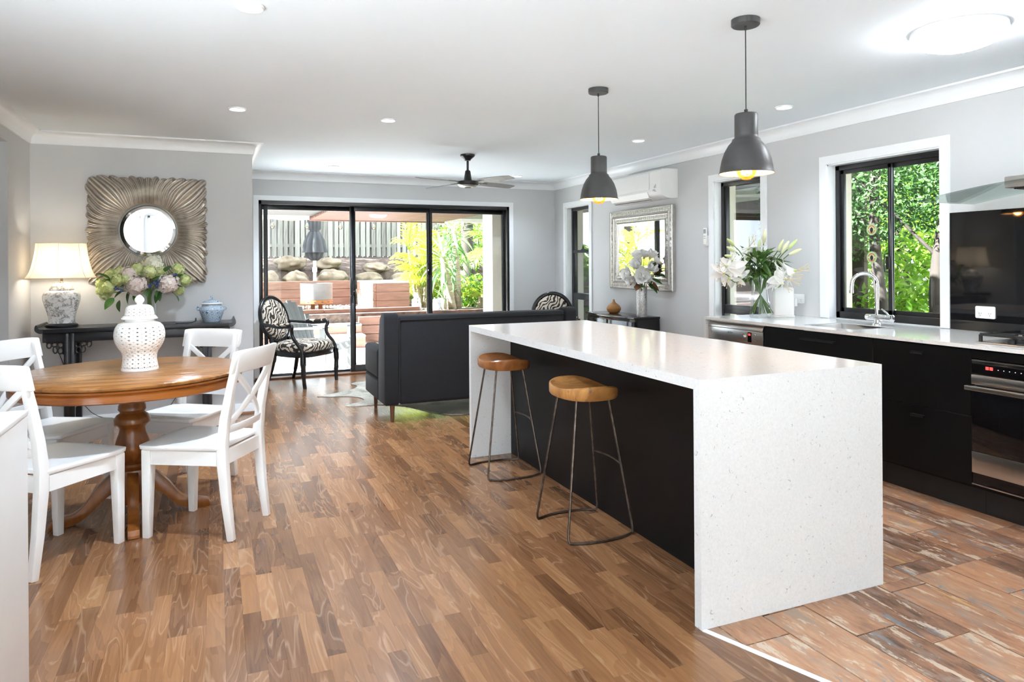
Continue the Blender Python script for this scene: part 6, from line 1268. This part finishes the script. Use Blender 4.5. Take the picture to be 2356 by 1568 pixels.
def tree(nm, lb, loc, trunk, clouds, m, L, cat='tree', bark=None, r0=.09):
    t = thing(nm, lb, cat, loc); P = spline(trunk, 5); MB().tube(P, [r0*(1-.45*i/len(P)) for i in range(len(P))], 12).build('trunk', bark or m_bark2, t)
    for (a, b) in ((.72, .75), (.8, 1.25), (.88, -.8)):
        p = P[int(a*(len(P)-1))]; MB().tube([p, p+Vector((.3*cos(b*3), .3*sin(b*3), .35)), p+Vector((.7*cos(b*3), .7*sin(b*3), .8))], [.020, .014, .006], 7).build('branch', bark or m_bark2, t)
    mb = MB()
    for c, r, n in clouds: leaf_cloud(mb, c, r, n, L, rp)
    mb.build('foliage', m, t, kind='stuff'); return t
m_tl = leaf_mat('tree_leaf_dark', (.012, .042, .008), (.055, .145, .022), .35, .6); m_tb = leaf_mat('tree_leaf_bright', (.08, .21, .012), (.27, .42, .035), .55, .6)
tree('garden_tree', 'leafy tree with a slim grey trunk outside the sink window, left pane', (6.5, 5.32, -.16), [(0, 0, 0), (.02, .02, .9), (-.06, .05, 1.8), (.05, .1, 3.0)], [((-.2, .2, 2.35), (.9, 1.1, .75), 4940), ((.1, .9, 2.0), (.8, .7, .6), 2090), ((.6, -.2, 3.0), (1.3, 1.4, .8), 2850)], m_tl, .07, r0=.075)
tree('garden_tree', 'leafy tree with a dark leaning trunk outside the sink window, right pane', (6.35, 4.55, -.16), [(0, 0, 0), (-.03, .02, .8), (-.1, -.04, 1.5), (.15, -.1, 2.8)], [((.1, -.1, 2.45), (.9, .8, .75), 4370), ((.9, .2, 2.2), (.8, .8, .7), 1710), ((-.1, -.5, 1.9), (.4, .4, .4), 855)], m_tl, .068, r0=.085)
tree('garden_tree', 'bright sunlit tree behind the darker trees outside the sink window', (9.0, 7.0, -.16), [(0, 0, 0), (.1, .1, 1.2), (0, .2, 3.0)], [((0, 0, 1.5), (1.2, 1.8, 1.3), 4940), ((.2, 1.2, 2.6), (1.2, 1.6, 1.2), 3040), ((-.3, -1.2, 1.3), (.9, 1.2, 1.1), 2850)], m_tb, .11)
tree('garden_tree', 'broad shade tree left of the paling fence', (-2.2, 16.6, .9), [(0, 0, 0), (.1, .1, 1.5), (-.1, 0, 3.0), (.1, .1, 4.2)], [((.6, -.2, 3.6), (1.9, 1.6, 1.0), 2600), ((1.6, .4, 4.6), (1.8, 1.7, .9), 2400)], m_tl, .2, r0=.16)
tree('garden_tree', 'dark dense tree far behind the sink window', (11.6, 8.6, -.16), [(0, 0, 0), (.1, .1, 1.6), (0, .2, 3.4)], [((0, 0, 2.2), (1.0, 3.2, 2.0), 3800), ((0, -2.0, 2.6), (.9, 2.4, 1.6), 1800)], m_tl, .24)
def shrub(lb, loc, r, n, m, L): 
    t = thing('garden_shrub', lb, 'shrub', loc); MB().tube([(0, 0, 0), (.02, .0, r[2]*.5), (.0, .04, r[2])], [.025, .018, .008], 7).build('stem', m_bark2, t); mb = MB(); leaf_cloud(mb, (0, 0, r[2]*.95), r, n, L, rp); mb.build('foliage', m, t, kind='stuff')
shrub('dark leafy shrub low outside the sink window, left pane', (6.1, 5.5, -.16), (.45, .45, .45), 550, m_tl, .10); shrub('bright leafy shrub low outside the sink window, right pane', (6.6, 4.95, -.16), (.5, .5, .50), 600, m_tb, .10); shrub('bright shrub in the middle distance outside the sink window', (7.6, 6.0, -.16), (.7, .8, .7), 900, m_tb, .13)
shrub('lush green shrub beside the pier, outside the right door panel', (4.75, 13.3, .456), (.45, .4, .36), 520, m_shr, .14); shrub('dense green shrub under the areca palm', (4.2, 14.6, .456), (.6, .5, .5), 600, m_shr, .13); shrub('strappy green plant outside the tall corner window', (5.6, 10.6, -.16), (.6, .7, .95), 900, m_tb, .32)
shrub('tall green shrub between the palm and the fence', (5.8, 16.4, 1.2), (.9, .6, .8), 700, m_shr, .18)
tr = thing('tree_trunk', 'rough grey tree trunk by the fence behind the yucca', 'tree trunk', (5.35, 15.3, .456)); MB().tube(spline([(0, 0, 0), (.03, 0, .8), (.0, .05, 1.6), (.1, .05, 3.0)], 4), .14, 14).build('trunk', m_bark2, tr); leaf_b = MB(); leaf_cloud(leaf_b, (.1, 0, 3.2), (.9, .9, .5), 300, .2, rp); leaf_b.build('foliage', m_shr, tr, kind='stuff')
pf = thing('side_fence', 'dark timber fence beyond the trees outside the sink window', 'fence', (10.6, 7, -.16)); mfe = MB().box(-.01, -.06, 0, .01, .06, 1.35).mesh('paling', m_pal, bevel=.002, seg=1)
for k in range(60): link('paling', mfe, pf, Matrix.Translation((0, -3.6+k*.13, 0)))
for z in (.3, 1.0): MB().box(.011, -3.7, z, .05, 4.3, z+.09).build('rail', m_pal, pf)
# slatted screen outside the corner window
m_screen = mat('chocolate_slats', (.055, .028, .018), .5, var=.2)
sc_ = thing('slatted_screen', 'dark brown horizontal slat screen outside the tall corner window', 'screen', (5.2, 9.9, -.16)); msl = MB().box(-.55, -.01, 0, .9, .01, .075).mesh('slat', m_screen, bevel=.003, seg=1)
for k in range(11): link('slat', msl, sc_, Matrix.Translation((0, 0, .06+k*.105)))
for x in (-.5, .85): MB().box(x-.03, .011, 0, x+.03, .07, 1.25).build('post', m_screen, sc_)
# neighbouring carport seen through the narrow window
m_nb = mat('dark_brown_cladding', (.055, .030, .020), .7, var=.3, stretch=(1, 6, 1)); m_nbp = mat('pale_green_fascia', (.55, .60, .48), .6)
nb = thing('neighbour_carport', 'dark timber carport with pale fascia seen through the narrow window', 'carport', (7.6, 8.3, -.16))
wl = []
mb = MB(); openings = [(7.58, 7.72), (8.12, 8.28), (8.75, 8.95)]
ys = [6.4, 7.58, 7.72, 8.12, 8.28, 8.75, 8.95, 10.2]
for k in range(len(ys)-1):
    a, b = ys[k], ys[k+1]
    if (a, b) in openings: mb.box(7.5, a, -.16, 7.56, b, 1.28).box(7.5, a, 1.42, 7.56, b, 1.62).box(7.5, a, 1.80, 7.56, b, 2.358)
    else: mb.box(7.5, a, -.16, 7.56, b, 2.358)
mb.build('back_wall', m_nb, nb, world=True); MB().box(5.15, 5.8, 2.36, 7.56, 10.4, 2.42).build('roof', m_soffit, nb, world=True); MB().box(6.44, 6.3, 2.12, 6.5, 10.2, 2.358).build('fascia', m_nbp, nb, world=True)  # roof extended towards the house, out of view, to shade the back wall
for y in (6.5, 10.0): MB().box(6.55, y-.05, -.16, 6.65, y+.05, 2.358).build('post', m_nb, nb, world=True)
bbq = thing('barbecue', 'black covered barbecue under the neighbouring carport', 'barbecue', (7.0, 7.9, -.16), .0)
MB().prism([(-.30, .75), (-.32, .98), (-.22, 1.16), (0, 1.22), (.22, 1.16), (.32, .98), (.30, .75)], -.55, .55, 'y').build('hood_cover', m_kick, bbq, bevel=.03, seg=2); MB().box(-.28, -.5, .1, .28, .5, .75).build('cabinet', m_kick, bbq, bevel=.01); 
for x in (-.22, .22):
    for y in (-.42, .42): MB().lathe([(.04, 0), (.04, .1)], 12, (x, y, 0)).build('wheel', m_castiron, bbq)
# ---- end
